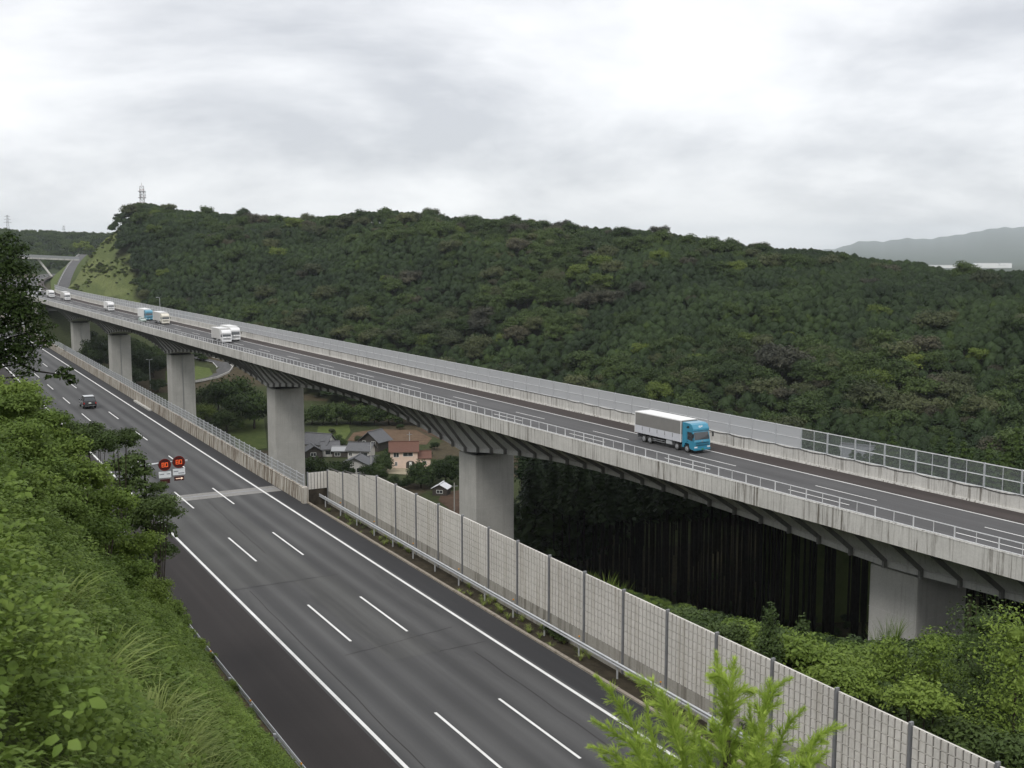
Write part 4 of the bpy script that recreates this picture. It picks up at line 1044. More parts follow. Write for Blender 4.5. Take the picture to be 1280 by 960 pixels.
def car(name, label, loc, yaw, body, L=4.7, w=.92, h=1.78, roofm=None, cat='car'):
    """box-backed car; rear at y = 0, front at +y"""
    e = empty(name, loc, yaw, label, cat)
    prof = [(.05,.32),(.0,.60),(.04,1.02),(.16,1.10),(L-1.25,1.08),(L-.15,.92),(L,.70),(L-.05,.32),(L-.52,.30),(L-.62,.62),(L-1.12,.62),(L-1.22,.30),(1.22,.30),(1.12,.62),(.62,.62),(.52,.30)]
    b = link('body', prism_x(prof, -w, w, body, .06), e)
    mb = MB(); t = h; mb.hexa([(-w+.03,.12,1.08),(w-.03,.12,1.08),(w-.03,L-1.35,1.08),(-w+.03,L-1.35,1.08)], [(-w+.20,.42,t),(w-.20,.42,t),(w-.20,L-2.25,t),(-w+.20,L-2.25,t)], body); c = link('cabin', mb.mesh_fixed('cabin', .05), e)
    mb = MB(); mb.box(-w+.22, w-.22, .5, L-2.35, t-.005, t+.025, roofm or body); link('roof', mb.mesh_fixed('roof', .012), c)
    def lerp(a, b_, q): return tuple(x+(y-x)*q for x, y in zip(a, b_))
    q0, q1 = .14, .80
    A = [lerp((-w+.13,.12,1.08), (-w+.30,.42,t), q) for q in (q0, q1)]; 
    mb = MB(); mb.add([(A[0][0],A[0][1]-.012,A[0][2]),(-A[0][0],A[0][1]-.012,A[0][2]),(-A[1][0],A[1][1]-.012,A[1][2]),(A[1][0],A[1][1]-.012,A[1][2])], [(0,1,2,3)], M['glass']); link('rear_window', mb.mesh('rear_window'), c)
    A = [lerp((-w+.13,L-1.35,1.08), (-w+.30,L-2.25,t), q) for q in (q0, q1)]
    mb = MB(); mb.add([(A[0][0],A[0][1]+.012,A[0][2]),(-A[0][0],A[0][1]+.012,A[0][2]),(-A[1][0],A[1][1]+.012,A[1][2]),(A[1][0],A[1][1]+.012,A[1][2])], [(3,2,1,0)], M['glass']); link('windscreen', mb.mesh('windscreen'), c)
    for s in (-1, 1):
        for ya, yb in ((.42, 1.45), (1.53, L-1.75)):
            xa = s*(w-.03-.17*q0+.012); xb = s*(w-.03-.17*q1+.012); za = 1.08+(t-1.08)*q0; zb = 1.08+(t-1.08)*q1
            mb = MB(); mb.add([(xa,ya,za),(xa,yb+.2*(yb>2),za),(xb,yb-.35*(yb>2),zb),(xb,ya+.15,zb)], [(0,1,2,3)], M['glass']); link('side_window', mb.mesh('side_window'), c)
        mb = MB(); mb.box(s*w-.20 if s > 0 else -w+.02, w-.02 if s > 0 else -w+.20, -.02, .06, .74, .98, M['lamp_r']); link('tail_light', mb.mesh_fixed('tail_light', .02), b)
        mb = MB(); mb.box(s*(w-.3)-.16, s*(w-.3)+.16, L-.12, L-.02, .66, .80, M['lamp_w']); link('headlight', mb.mesh('headlight'), b)
        mb = MB(); mb.box(s*(w+.02), s*(w+.02)+s*.2, L-1.75, L-1.62, 1.08, 1.22, body) if s > 0 else mb.box(-w-.22, -w-.02, L-1.75, L-1.62, 1.08, 1.22, body); link('mirror', mb.mesh('mirror'), b)
        for y in (.88, L-.88): wheel(e, s*(w-.11), y, .36, .22, s)
    mb = MB(); mb.box(-w+.02, w-.02, -.06, .10, .38, .58, body); bp = link('bumper', mb.mesh_fixed('bumper', .03), b)
    mb = MB(); mb.box(-w+.2, w-.2, -.075, -.055, .46, .50, M['chrome']); link('bumper_trim', mb.mesh('bumper_trim'), bp)
    mb = MB(); mb.box(-.17, .17, -.015, .03, .80, .97, M['plate']); link('number_plate', mb.mesh('number_plate'), b)
    return e
car('suv', 'black sport utility car driving away in the middle lane', RP(174.4, 24.95, .02), YR, M['black_p'], 4.6, .93, 1.80, M['silver_sheen_p'])  # silver roof panel: sky reflection on the black roof, put into its colour
car('car', 'white car far off at the viaduct end beneath the overbridge', VP(660, 85.5+offV(660), zV(660)+.03), YV+math.pi, M['white_p'])
car('car', 'silver car far off behind the white trucks at the viaduct end', VP(618, 80.0+offV(618), zV(618)+.03), YV+math.pi, M['silver_sheen_p'], 4.3, .86, 1.5)
car('car', 'small pale green car squeezed between the blue and cream trucks', VP(376, 82.4, zV(376)+.03), YV+math.pi, paint('pale_green_paint', (.38,.46,.42)), 4.2, .85, 1.5)

# ------------------------------------------------------------------ speed sign
def led(name, col, s):
    t = NT(name); t.done(col, .5); t.b.inputs['Emission Color'].default_value = (*col, 1); t.b.inputs['Emission Strength'].default_value = s; return t.mat
M['led_o'] = led('orange_led', (1.0,.16,.04), .28); M['led_w'] = led('pale_led', (1.0,.72,.55), .3); M['led_ring'] = led('red_led_ring', (.11,.007,.005), .02)
M['sign_dk'] = plain('dark_sign_face', (.045,.006,.005), .5); M['sign_w'] = plain('white_sign', (.72,.74,.76), .45, var=.05); M['ink'] = plain('dark_ink', (.05,.06,.09), .6)
SU, SVv, SZ = 82.0, 17.55, 8.15
sg = FrameThing('speed_sign', RP(SU, 13.6, 0), YR, 'two round red 80 speed signs with white plates over the shoulder', 'road sign')
mb = MB(); mb.tube([(13.6,SU+.25,-1.0),(13.6,SU+.25,4),(13.6,SU+.25,7.6),(14.2,SU+.25,8.05),(16.2,SU+.25,8.15),(18.3,SU+.25,8.2)], [.16,.15,.13,.10,.08,.07], M['steel'], 10); sg.part('pole', mb.mesh('pole', True))
def digit(mb, c, x, z, w, h, y, mat):
    segs = {'8':'abcdefg','0':'abcdef'}[c]; t = .034
    for q, (x0,x1,z0_,z1_) in {'a':(0,w,h-t,h),'d':(0,w,0,t),'g':(0,w,h/2-t/2,h/2+t/2),'f':(0,t,h/2,h),'b':(w-t,w,h/2,h),'e':(0,t,0,h/2),'c':(w-t,w,0,h/2)}.items():
        if q in segs: mb.box(x+x0, x+x1, y-.012, y, z+z0_, z+z1_, mat)
for i, (v, z) in enumerate(((16.62, 8.08), (17.62, 8.20))):
    mb = MB(); mb.cyl((v, SU, z), .44, .16, 'y', M['sign_dk'], 32); f = sg.part('disc', mb.mesh('disc'))
    mb = MB(); n = 32
    for k in range(n):
        a0, a1 = 2*math.pi*k/n, 2*math.pi*(k+1)/n
        P_ = [(v+r*math.cos(a), SU-.092, z+r*math.sin(a)) for r, a in ((.35,a0),(.35,a1),(.44,a1),(.44,a0))]; mb.poly(P_, M['led_ring'])
    link('red_ring', mb.mesh('red_ring'), f)
    mb = MB(); digit(mb, '8', v-.22, z-.16, .19, .32, SU-.085, M['led_o']); digit(mb, '0', v+.03, z-.16, .19, .32, SU-.085, M['led_o']); link('digits', mb.mesh('digits'), f)
    mb = MB(); mb.box(v-.43, v+.43, SU-.04, SU+.03, z-.95, z-.50, M['sign_w']); pl = sg.part('plate', mb.mesh('plate'))
    mb = MB(); rr = random.Random(i)
    for k in range(9):
        xx = v-.38+.085*k; 
        if i == 0 and 3 < k < 6: continue
        zz = z-.72 - (.14 if i == 1 and k > 3 else 0); mb.box(xx, xx+.055, SU-.046, SU-.04, zz, zz+.07, M['ink'])
    link('lettering', mb.mesh('lettering'), pl)
    mb = MB(); mb.box(v-.34, v+.34, SU-.05, SU+.06, z-1.36, z-1.06, M['sign_dk']); lb = sg.part('led_box', mb.mesh('led_box'))
    if i:
        mb = MB(); mb.box(v-.26, v+.16, SU-.06, SU-.05, z-1.235, z-1.185, M['led_w'])
        mb.poly([(v+.12, SU-.061, z-1.30),(v+.28, SU-.061, z-1.21),(v+.12, SU-.061, z-1.12)], M['led_w']); link('arrow', mb.mesh('arrow'), lb)

# ------------------------------------------------------------------ lamp posts, poles, towers
def lamp_post(label, p, h, two=True):
    e = empty('lamp_post', p, YV, label, 'lamp post')
    mb = MB(); mb.tube([(0,0,-1),(0,0,h*.5),(0,0,h)], [.12,.10,.07], M['steel'], 8); link('pole', mb.mesh('pole'), e)
    for s in ((-1, 1) if two else (-1,)):
        mb = MB(); mb.bar((0,0,h-.05), (s*.9,0,h+.05), .05, M['steel'], 5); mb.box(s*.9-.35, s*.9+.35, -.14, .14, h, h+.14, M['steel']); link('lamp_head', mb.mesh('lamp_head'), e)
p = ground_hit(188, 486); lamp_post('lamp post standing beside the local road below the viaduct', p, 36/F*p.y*1.02)
p = VP(405, 95.5, zV(405)-3); lamp_post('slender lamp post rising beyond the far side of the viaduct', p, 9.5, False)
M['tower_r'] = plain('tower_red', (.30,.20,.19), .6); M['tower_w'] = plain('tower_white', (.36,.36,.37), .6)
def lattice(name, label, p, h, w0, w1, cat, arms=0, rw=True, dish=False):
    e = empty(name, p, .4, label, cat); n = 9
    leg = MB(); br = MB(); f = lambda k: w0 + (w1-w0)*k/n
    for k in range(n):
        mat = (M['tower_r'] if k % 2 else M['tower_w']) if rw else M['steel_m']; a, b = f(k)/2, f(k+1)/2; za, zb = h*k/n, h*(k+1)/n
        if k == 0: za = -8
        cs = [(-1,-1),(1,-1),(1,1),(-1,1)]; 
        for i in range(4):
            c, d = cs[i], cs[(i+1)%4]; r = h*.0036
            leg.bar((c[0]*a,c[1]*a,za), (c[0]*b,c[1]*b,zb), r*1.4, mat)
            br.bar((c[0]*a,c[1]*a,za), (d[0]*b,d[1]*b,zb), r, mat); br.bar((d[0]*a,d[1]*a,za), (c[0]*b,c[1]*b,zb), r, mat); br.bar((c[0]*b,c[1]*b,zb), (d[0]*b,d[1]*b,zb), r, mat)
    link('legs', leg.mesh('legs'), e).name = 'leg_frame'; link('bracing', br.mesh('bracing'), e)
    if dish:
        for zf_, r in ((.62, .6), (.70, .55), (.78, .4)):
            for a in (0, 2.1, 4.2):
                mb = MB(); c = Vector((math.cos(a)*w1*.8, math.sin(a)*w1*.8, h*zf_)); d = Vector((math.cos(a), math.sin(a), 0)); mb.bar(c, c+d*.35, r, M['tower_w'], 14); link('dish', mb.mesh('dish'), e)
        for zf_ in (.60, .82):
            mb = MB(); mb.box(-w1*1.0, w1*1.0, -w1*1.0, w1*1.0, h*zf_, h*zf_+.25, M['steel_m']); link('platform', mb.mesh('platform'), e)
        mb = MB(); mb.bar((0,0,h), (0,0,h*1.12), .09, M['tower_r'], 5); link('mast', mb.mesh('mast'), e)
    for k in range(arms):
        z = h*(.68+.13*k); wd = h*.16*(1-.15*k); mb = MB(); mb.bar((-wd,0,z), (wd,0,z), h*.006, M['steel_m']); mb.bar((-wd,0,z), (0,0,z+h*.05), h*.004, M['steel_m']); mb.bar((wd,0,z), (0,0,z+h*.05), h*.004, M['steel_m']); link('cross_arm', mb.mesh('cross_arm'), e)
q = at_dist(178, 258, 715); gz = ground_z(q.x, q.y); top = at_dist(178, 230, 715).z
lattice('telecom_tower', 'red and white lattice telecom tower on the hilltop at left', (q.x, q.y, gz), (top-gz)*.93, 2.9, 2.3, 'tower', 0, True, True)
for px, yb, yt, lab in ((10, 288, 269, 'faint power pylon at the far left horizon'), (80, 291, 282, 'tiny power pylon on the ridge above the overbridge')):
    q = at_dist(px, yb, 1560); gz = ground_z(q.x, q.y); top = at_dist(px, yt, 1560).z
    lattice('power_pylon', lab, (q.x, q.y, gz), top-gz, 5, 1.2, 'pylon', 3, False)
def upole(label, px, pyb, pyt, r0=5):
    p = ground_hit(px, pyb, r0); h = (pyb-pyt)/F*math.hypot(p.x, p.y)*1.02
    e = empty('utility_pole', p, .3, label, 'utility pole'); mb = MB(); mb.bar((0,0,-.5), (0,0,h), .17, M['conc_pier'], 8, .11); link('pole', mb.mesh('pole'), e)
    mb = MB(); mb.box(-.9, .9, -.06, .06, h-.9, h-.78, M['steel_m']); link('cross_arm', mb.mesh('cross_arm'), e)
upole('utility pole in front of the grey roofed houses', 464, 592, 553); upole('utility pole rising behind the red roofed pink house', 512, 556, 540)
upole('slim pole beside the bridge pier and small hut', 568, 640, 603)

# ------------------------------------------------------------------ far overbridge and ramp road
ob = empty('overbridge', at_dist(60, 322, 930), 0, 'pale overbridge with slanting leg crossing the far cutting', 'bridge')
inv = ob.location
A, B = at_dist(24, 320.5, 915) - inv, at_dist(97, 323.5, 945) - inv
mb = MB(); d = (B-A).normalized(); s = Vector((-d.y, d.x, 0))*4
mb.hexa([A-s+Vector((0,0,-1.6)), B-s+Vector((0,0,-1.6)), B+s+Vector((0,0,-1.6)), A+s+Vector((0,0,-1.6))], [A-s, B-s, B+s, A+s], M['conc']); link('deck', mb.mesh('deck'), ob)
mb = MB(); mb.hexa([A-s*1.02+Vector((0,0,-.3)), B-s*1.02+Vector((0,0,-.3)), B-s*.98+Vector((0,0,-.3)), A-s*.98+Vector((0,0,-.3))], [A-s*1.02+Vector((0,0,1.9)), B-s*1.02+Vector((0,0,1.6)), B-s*.98+Vector((0,0,1.6)), A-s*.98+Vector((0,0,1.9))], M['steel_m']); link('fence', mb.mesh('fence'), ob)
for a, b in (((46, 322), (61, 341)),):
    p, q = at_dist(a[0], a[1], 925) - inv, at_dist(b[0], b[1], 925) - inv
    mb = MB(); mb.bar(p, q + (q-p)*.4, 1.0, M['conc']); link('slanting_leg', mb.mesh('slanting_leg'), ob)
ctr = [at_dist(px, py, Y) for px, py, Y in ((77,364,640),(79,357,685),(81,351,735),(85.5,341,815),(91,331,895),(97.5,323.5,960),(104,318,1030))]
mb = MB(); em = MB(); rl = MB(); W = 3.6
def side(i): d = (ctr[min(i+1,len(ctr)-1)]-ctr[max(i-1,0)]); d.z = 0; d.normalize(); return Vector((d.y, -d.x, 0))
ring = [(c, side(i)) for i, c in enumerate(ctr)]
for (c0, s0), (c1, s1) in zip(ring[:-1], ring[1:]):
    mb.poly([c0-s0*W, c0+s0*W, c1+s1*W, c1-s1*W], M['asph_v'])
    up = Vector((0,0,.012)); mb.poly([c0-s0*(W-.3)+up, c0-s0*(W-.55)+up, c1-s1*(W-.55)+up, c1-s1*(W-.3)+up], M['white'])
    for sg_ in (-1, 1):
        dz0, dz1 = c0.z+2, c1.z+2
        o0 = c0+s0*sg_*(W+.5+1.1*max(1, dz0)) - Vector((0,0,max(1,dz0))); o1 = c1+s1*sg_*(W+.5+1.1*max(1, dz1)) - Vector((0,0,max(1,dz1)))
        em.poly([c0+s0*sg_*W, c1+s1*sg_*W, o1, o0] if sg_ > 0 else [c1+s1*sg_*W, c0+s0*sg_*W, o0, o1], M['grass_field'])
    rl.poly([c0-s0*W+Vector((0,0,.1)), c1-s1*W+Vector((0,0,.1)), c1-s1*W+Vector((0,0,.9)), c0-s0*W+Vector((0,0,.9))], M['conc'])
ramp = link('ramp_road', mb.mesh('ramp_road'), kind='structure'); link('embankment', em.mesh('embankment'), ramp); link('ramp_parapet', rl.mesh('ramp_parapet'), ramp)
# local road below the viaduct
def ribbon(name, pts_px, w, mat, lift=.12, line=True):
    c = [ground_hit(a, b) for a, b in pts_px]; mb = MB(); d = []
    for i in range(len(c)-1):
        for k in range(6): d.append(c[i].lerp(c[i+1], k/6))
    d.append(c[-1])
    for q in d: q.z = ground_z(q.x, q.y) + lift
    sd = []
    for i in range(len(d)):
        t = d[min(i+1,len(d)-1)] - d[max(i-1,0)]; t.z = 0; t.normalize(); sd.append(Vector((t.y, -t.x, 0)))
    for i in range(len(d)-1):
        mb.poly([d[i]-sd[i]*w, d[i]+sd[i]*w, d[i+1]+sd[i+1]*w, d[i+1]-sd[i+1]*w], mat)
        if line:
            for s in (-1, 1):
                up = Vector((0,0,.012)); a, b = (w-.35)*s, (w-.15)*s
                mb.poly([d[i]+sd[i]*a+up, d[i]+sd[i]*b+up, d[i+1]+sd[i+1]*b+up, d[i+1]+sd[i+1]*a+up], M['white'])
    r = link(name, mb.mesh(name), kind='structure'); kb = MB()
    for i in range(len(d)-1):
        kb.hexa([d[i]+sd[i]*w-Vector((0,0,.3)), d[i]+sd[i]*(w+.25)-Vector((0,0,.3)), d[i+1]+sd[i+1]*(w+.25)-Vector((0,0,.3)), d[i+1]+sd[i+1]*w-Vector((0,0,.3))],
                [d[i]+sd[i]*w+Vector((0,0,.5)), d[i]+sd[i]*(w+.25)+Vector((0,0,.5)), d[i+1]+sd[i+1]*(w+.25)+Vector((0,0,.5)), d[i+1]+sd[i+1]*w+Vector((0,0,.5))], M['conc'])
    link('kerb_wall', kb.mesh('kerb_wall'), r)
ribbon('local_road', [(205,480),(236,477),(262,472),(276,466),(281,459),(275,453),(258,449),(244,446)], 3.4, M['asph_v'])

# ------------------------------------------------------------------ houses
def tiles(name, a, b, s=3.2):
    t = NT(name); w = t.n('ShaderNodeTexWave'); w.inputs['Scale'].default_value = s; w.bands_direction = 'Z'; t.l(t.pos(), w.inputs['Vector'])
    n = t.noise(t.pos(), 1.5, 5, .7); c = t.mix(.5, t.ramp(w.outputs['Fac'], [(.2, a), (.8, b)]), t.ramp(n, [(.3, a), (.7, b)])); t.bump(w.outputs['Fac'], .5, .1); return t.done(c, .6, 0, .3)
M['tile_grey'] = tiles('grey_roof_tiles', (.085,.088,.095), (.15,.152,.16)); M['tile_red'] = tiles('red_brown_roof_tiles', (.095,.045,.032), (.165,.080,.056)); M['tile_pale'] = tiles('pale_metal_roof', (.27,.28,.29), (.38,.39,.40)); M['tile_pink'] = tiles('faded_pink_roof', (.36,.24,.22), (.46,.32,.29)); M['tile_white'] = tiles('white_metal_roof', (.62,.63,.65), (.74,.75,.77))
M['wall_w'] = plain('white_render', (.62,.61,.57), .85, var=.08, scale=.8); M['wall_pink'] = plain('pink_render', (.68,.53,.44), .85, var=.07, scale=.8); M['wall_d'] = plain('dark_timber', (.055,.048,.042), .85, var=.2); M['wall_y'] = plain('ochre_render', (.45,.32,.16), .85); M['trim'] = plain('white_trim', (.72,.72,.70), .6, var=.04)
def house(name, label, px, py, w, d, h, rh, rz, wall, roof, gable='x', wins=(), over=.55, door=None, r0=60, cat='house', base=None, arch=None):
    p = ground_hit(px, py, r0) if base is None else Vector(base)
    e = empty(name, p, rz, label, cat)
    hx_, hy2 = w/2, d/2
    mb = MB(); mb.box(-hx_, hx_, -hy2, hy2, -2.5, h, M[wall])
    if gable == 'x':
        mb.poly([(-hx_,-hy2,h),(-hx_,0,h+rh),(-hx_,hy2,h)], M[wall]); mb.poly([(hx_,hy2,h),(hx_,0,h+rh),(hx_,-hy2,h)], M[wall])
    else:
        mb.poly([(hx_,-hy2,h),(0,-hy2,h+rh),(-hx_,-hy2,h)], M[wall]); mb.poly([(-hx_,hy2,h),(0,hy2,h+rh),(hx_,hy2,h)], M[wall])
    link('wall', mb.mesh('wall'), e)
    mb = MB(); t = .16; sl = rh/(hy2 if gable == 'x' else hx_)
    def slope(s):
        if gable == 'x':
            a, b = hx_+over, hy2+over; z1 = h - sl*over
            lo = [(-a, s*b, z1), (a, s*b, z1), (a, 0, h+rh), (-a, 0, h+rh)]
        else:
            a, b = hx_+over, hy2+over; z1 = h - sl*over
            lo = [(s*a, -b, z1), (s*a, b, z1), (0, b, h+rh), (0, -b, h+rh)]
        return [Vector(q) + Vector((0,0,.02)) for q in lo], [Vector(q) + Vector((0,0,.02+t)) for q in lo]
    for s in (-1, 1):
        lo, hi = slope(s); mb.hexa(lo, hi, M[roof])
    ro = link('roof', mb.mesh_fixed('roof'), e)
    mb = MB()
    if gable == 'x': mb.box(-hx_-over, hx_+over, -.16, .16, h+rh+.10, h+rh+.34, M[roof])
    else: mb.box(-.16, .16, -hy2-over, hy2+over, h+rh+.10, h+rh+.34, M[roof])
    link('ridge_cap', mb.mesh('ridge_cap'), ro)
    for face, a, b, z0_, z1_ in wins:
        mb = MB(); fr_ = MB()
        if face == 'f': mb.box(a, b, -hy2-.03, -hy2+.05, z0_, z1_, M['glass']); fr_.box(a-.09, b+.09, -hy2-.05, -hy2+.04, z1_, z1_+.09, M['trim']); fr_.box(a-.09, b+.09, -hy2-.07, -hy2+.04, z0_-.09, z0_, M['trim']); fr_.box((a+b)/2-.035, (a+b)/2+.035, -hy2-.05, -hy2, z0_, z1_, M['trim']); fr_.box(a-.09, a, -hy2-.05, -hy2+.04, z0_, z1_, M['trim']); fr_.box(b, b+.09, -hy2-.05, -hy2+.04, z0_, z1_, M['trim'])
        else: mb.box(hx_-.05, hx_+.03, a, b, z0_, z1_, M['glass']); fr_.box(hx_-.04, hx_+.05, a-.08, b+.08, z1_, z1_+.08, M['trim']); fr_.box(hx_-.04, hx_+.06, a-.08, b+.08, z0_-.08, z0_, M['trim'])
        wo_ = link('window', mb.mesh('window'), e); link('window_frame', fr_.mesh('window_frame'), wo_)
    if door:
        mb = MB(); mb.box(door[0], door[1], -hy2-.04, -hy2+.03, 0, 2.05, M['wall_d']); link('door', mb.mesh('door'), e)
    if arch:
        mb = MB(); a, b, z1_ = arch; pts = [(a,-hy2-.03,0),(b,-hy2-.03,0)] + [((a+b)/2+(b-a)/2*math.cos(q), -hy2-.03, z1_+(b-a)/2*.7*math.sin(q)) for q in np.linspace(0, math.pi, 12)]
        mb.poly(pts, M['wall_d']); ao = link('arched_porch', mb.mesh('arched_porch'), e)
        mb = MB(); mb.box((a+b)/2-.35, (a+b)/2+.35, -hy2-.06, -hy2-.035, .1, 2.0, M['trim']); link('door', mb.mesh('door'), ao)
    return e
pk = house('house', 'two storey pink house with red brown tiled roof in the village', 505, 583.5, 8.0, 6.2, 5.2, 2.2, .10, 'wall_pink', 'tile_red', 'x', [('f',-3.0,-1.5,3.5,4.7),('f',-.2,2.6,3.7,4.7),('f',-2.6,-2.0,.9,2.0)], .5, None, arch=(.6, 3.2, 1.4))
q = Vector(pk.location) + Vector((6.0, .4, 0)); house('house_annex', 'low pink annex with red brown roof beside the pink house', 0, 0, 3.6, 4.8, 3.0, 1.5, .10, 'wall_pink', 'tile_red', 'x', [('f',-.6,.6,1.0,2.0)], .4, base=q)
house('house', 'grey tiled farmhouse beside the bridge pier, partly hidden by trees', 399, 566, 8.5, 6.0, 3.4, 2.6, -.35, 'wall_w', 'tile_grey', 'x', [('f',-3,-1.6,.8,2.2),('f',.3,2.6,.8,2.2)])
house('house', 'low grey roofed wing of the farmhouse nearest the pier', 391, 572, 5.0, 4.5, 2.4, 1.5, .35, 'wall_d', 'tile_grey', 'y', [('f',-1,.6,.8,1.8)])
house('house', 'grey tiled side house right of the farmhouse behind bushes', 413, 569, 5.0, 5.0, 2.6, 1.7, .2, 'wall_w', 'tile_grey', 'x', [('f',-1.6,1.4,.7,1.9)])
house('shed', 'long low shed with pale metal roof between the grey roofed houses', 431, 571, 7.2, 3.8, 2.2, .9, .0, 'wall_d', 'tile_pale', 'x', [('f',-2.8,-1.2,.6,1.6)], .4, cat='shed')
house('house', 'white gabled house with grey roof in front of the two storey house', 447, 590, 7.4, 6.0, 2.9, 1.7, -.12, 'wall_w', 'tile_grey', 'y', [('f',-2.4,-.2,.5,1.7),('f',.6,2.4,.5,1.7)], .8)
house('house', 'two storey white house with grey gable roof in the village middle', 452, 581, 6.6, 5.6, 5.0, 1.6, -.2, 'wall_w', 'tile_grey', 'x', [('f',-2.9,-2.0,3.2,4.0),('f',.2,2.8,3.0,4.2)], .7)
house('house', 'dark fronted house with grey gable roof behind the village houses', 469, 561, 7.0, 6.5, 3.2, 2.6, -.5, 'wall_d', 'tile_grey', 'y', [('f',-2.6,-1.4,2.2,2.9),('f',1.0,2.4,2.2,2.9)], .8)
house('shed', 'small white shed just right of the dark fronted house', 481, 556.5, 3.6, 2.4, 1.6, .3, .1, 'trim', 'tile_white', 'x', [('f',-1.2,-.6,.5,1.1)], .1, cat='shed')
house('house', 'grey roofed lean to beside the white gabled house', 463, 587, 4.2, 4.2, 2.6, 1.2, .3, 'wall_w', 'tile_grey', 'x', [('f',-1.2,.8,.8,1.8)])
house('hut', 'small hut with white roof near the tall pier', 552, 618, 3.9, 3.4, 1.9, 1.0, -.25, 'wall_d', 'tile_white', 'y', [('f',-.8,.8,.7,1.4)], .35, cat='hut')
house('house', 'house with faded pink roof among trees behind the pier', 682, 600, 7.5, 6.0, 3.0, 2.0, .5, 'wall_w', 'tile_pink', 'x', [('f',-2,0,.8,2)], .6, r0=140)
car('car', 'small white van parked beside the white gabled house', ground_hit(473, 588), .4, M['white_p'], 3.4, .74, 1.85)
for lab, px, py, w, hgt, wall, roof in (('ochre walled house seen through the clear fence panels', 1074, 598, 5.2, 3.2, 'wall_y', 'tile_grey'), ('pale roofed house left of the ochre house behind the fence', 1032, 604, 5.2, 2.6, 'wall_w', 'tile_pale')):
    d_ = Vector(ray(px, py)); d_.normalize(); q = Vector((0,0,CAMZ)) + d_*182; q.z -= 0
    house('house', lab, 0, 0, w, 6, hgt, 1.8, -.6, wall, roof, 'x', [('f',-2,-.4,1.0,2.2),('f',.6,2.2,1.0,2.2)], .5, base=(q.x, q.y, q.z))
    mb = MB(); mb.box(q.x-9, q.x+9, q.y-8, q.y+8, ground_z(q.x, q.y)-4, q.z-.02, M['grass_field'], 1.5, 1.5); link('terrace', mb.mesh('terrace'), kind='structure')
for i, (px, w, h_, lab) in enumerate(((1194, 62, 9, 'long white factory far off under the blue mountain'), (1232, 28, 15, 'tall white block far off under the blue mountain'), (1247, 16, 7, 'small white hall between the far white buildings'), (1256, 14, 12, 'white building furthest right under the blue mountain'))):
    q = at_dist(px, 336, 5600); gz = ground_z(q.x, q.y)
    e = empty('far_building', (q.x, q.y, gz), -.2, lab, 'building'); W = w/F*5600/2; H_ = at_dist(px, 333.5-(4.5 if h_ > 10 else 2), 5600).z - gz
    mb = MB(); mb.box(-W, W, -20, 20, -4, H_, M['trim']); link('wall', mb.mesh('wall'), e)
    mb = MB(); mb.box(-W-.6, W+.6, -20.6, 20.6, H_+.01, H_+1.6, M['tile_pale']); link('roof', mb.mesh('roof'), e)
# blue mountain on the right
mb = MB(); xs = np.arange(980, 1930, 10); prof = np.maximum(281.0, np.interp(xs, [980,1045,1075,1110,1150,1190,1215,1240,1280,1400,1600,2000,2400], [320,309,302,300,298,295,288,286,282,281,281,281,281]))
R0 = 16000.0; rows = []
for t_, sc_ in ((0., 0.), (.15,.08), (.3, .20), (.45, .36), (.6, .54), (.75,.74), (.9, .93), (1.0, 1.0), (1.25, .6), (1.4, .0)):
    rr = []
    for xi_, py in zip(xs, prof):
        py = py + 1.2*math.sin(xi_*.11)+.8*math.sin(xi_*.31); tp = at_dist(xi_, py, R0).z; Y = float(np.interp(t_, [0,1,1.4], [6500,R0,R0*1.04])); c = (xi_-640)/F
        z = -84 + (tp+84)*sc_*(1 + .12*math.sin(xi_*.07+t_*5)*(1-sc_)); rr.append((c*Y/math.cos(0)*1.0, Y, z))
    rows.append(rr)
V = [p for r in rows for p in r]; m_ = len(xs); mb.add(V, [(i*m_+j, i*m_+j+1, (i+1)*m_+j+1, (i+1)*m_+j) for i in range(len(rows)-1) for j in range(m_-1)], plain('mountain_forest', (.035,.05,.03), .95, 0, .1, .3, .01))
link('mountain', mb.mesh('mountain', True), kind='structure')
# ------------------------------------------------------------------ trees and shrubs one can pick out
def btree_px(name, label, px, py_base, py_top, mat, wide=.5, r0=60, group=None, seed=0, dist=None, wpx=None):
    """broadleaf tree whose foot is seen (or known) at a ground pixel and whose top reaches py_top"""
    if dist is None: p = ground_hit(px, py_base, r0)
    else:
        p = at_dist(px, py_base, dist); p.z = ground_z(p.x, p.y)
    top = at_dist(px, py_top, p.y).z; h = max(2.0, top - p.z); R = h*wide
    if wpx:
        p = ground_hit(px, py_top + wpx*.9, 150); R = wpx/2/F*p.y; h = max(1.7*R, at_dist(px, py_top, p.y).z - p.z); return broad_tree(name, label, p, R, mat, random.uniform(0, 6), group, h-R*.85, .95, seed)
    R = max(R, h*.5); zc = h*.36
    return broad_tree(name, label, p, R, mat, random.uniform(0, 6), group, zc, h*.62/(R*.95), seed)
V_ = 'broadleaf_tree'
btree_px(V_, 'round pale blossoming tree in front of the pink house', 526, 610, 573, 'leaf_broad', .55, seed=1)
btree_px(V_, 'dark round tree right of the blossoming tree by the pier', 557, 606, 568, 'leaf_dark', .55, seed=2)
btree_px(V_, 'dark bushy tree beside the pier below the farmhouse', 385, 612, 563, 'leaf_dark', .55, seed=0)
btree_px(V_, 'olive bushy tree right of the pier below the farmhouse', 405, 612, 570, 'leaf_broad', .6, seed=1)
btree_px(V_, 'low dark tree left of the white gabled house', 424, 606, 570, 'leaf_dark', .6, seed=2)
btree_px(V_, 'small dark garden tree in front of the white gabled house', 459, 602, 578, 'leaf_dark', .55, seed=0)
btree_px(V_, 'small green garden tree left of the pink house', 479, 590, 563, 'leaf_broad', .5, seed=1)
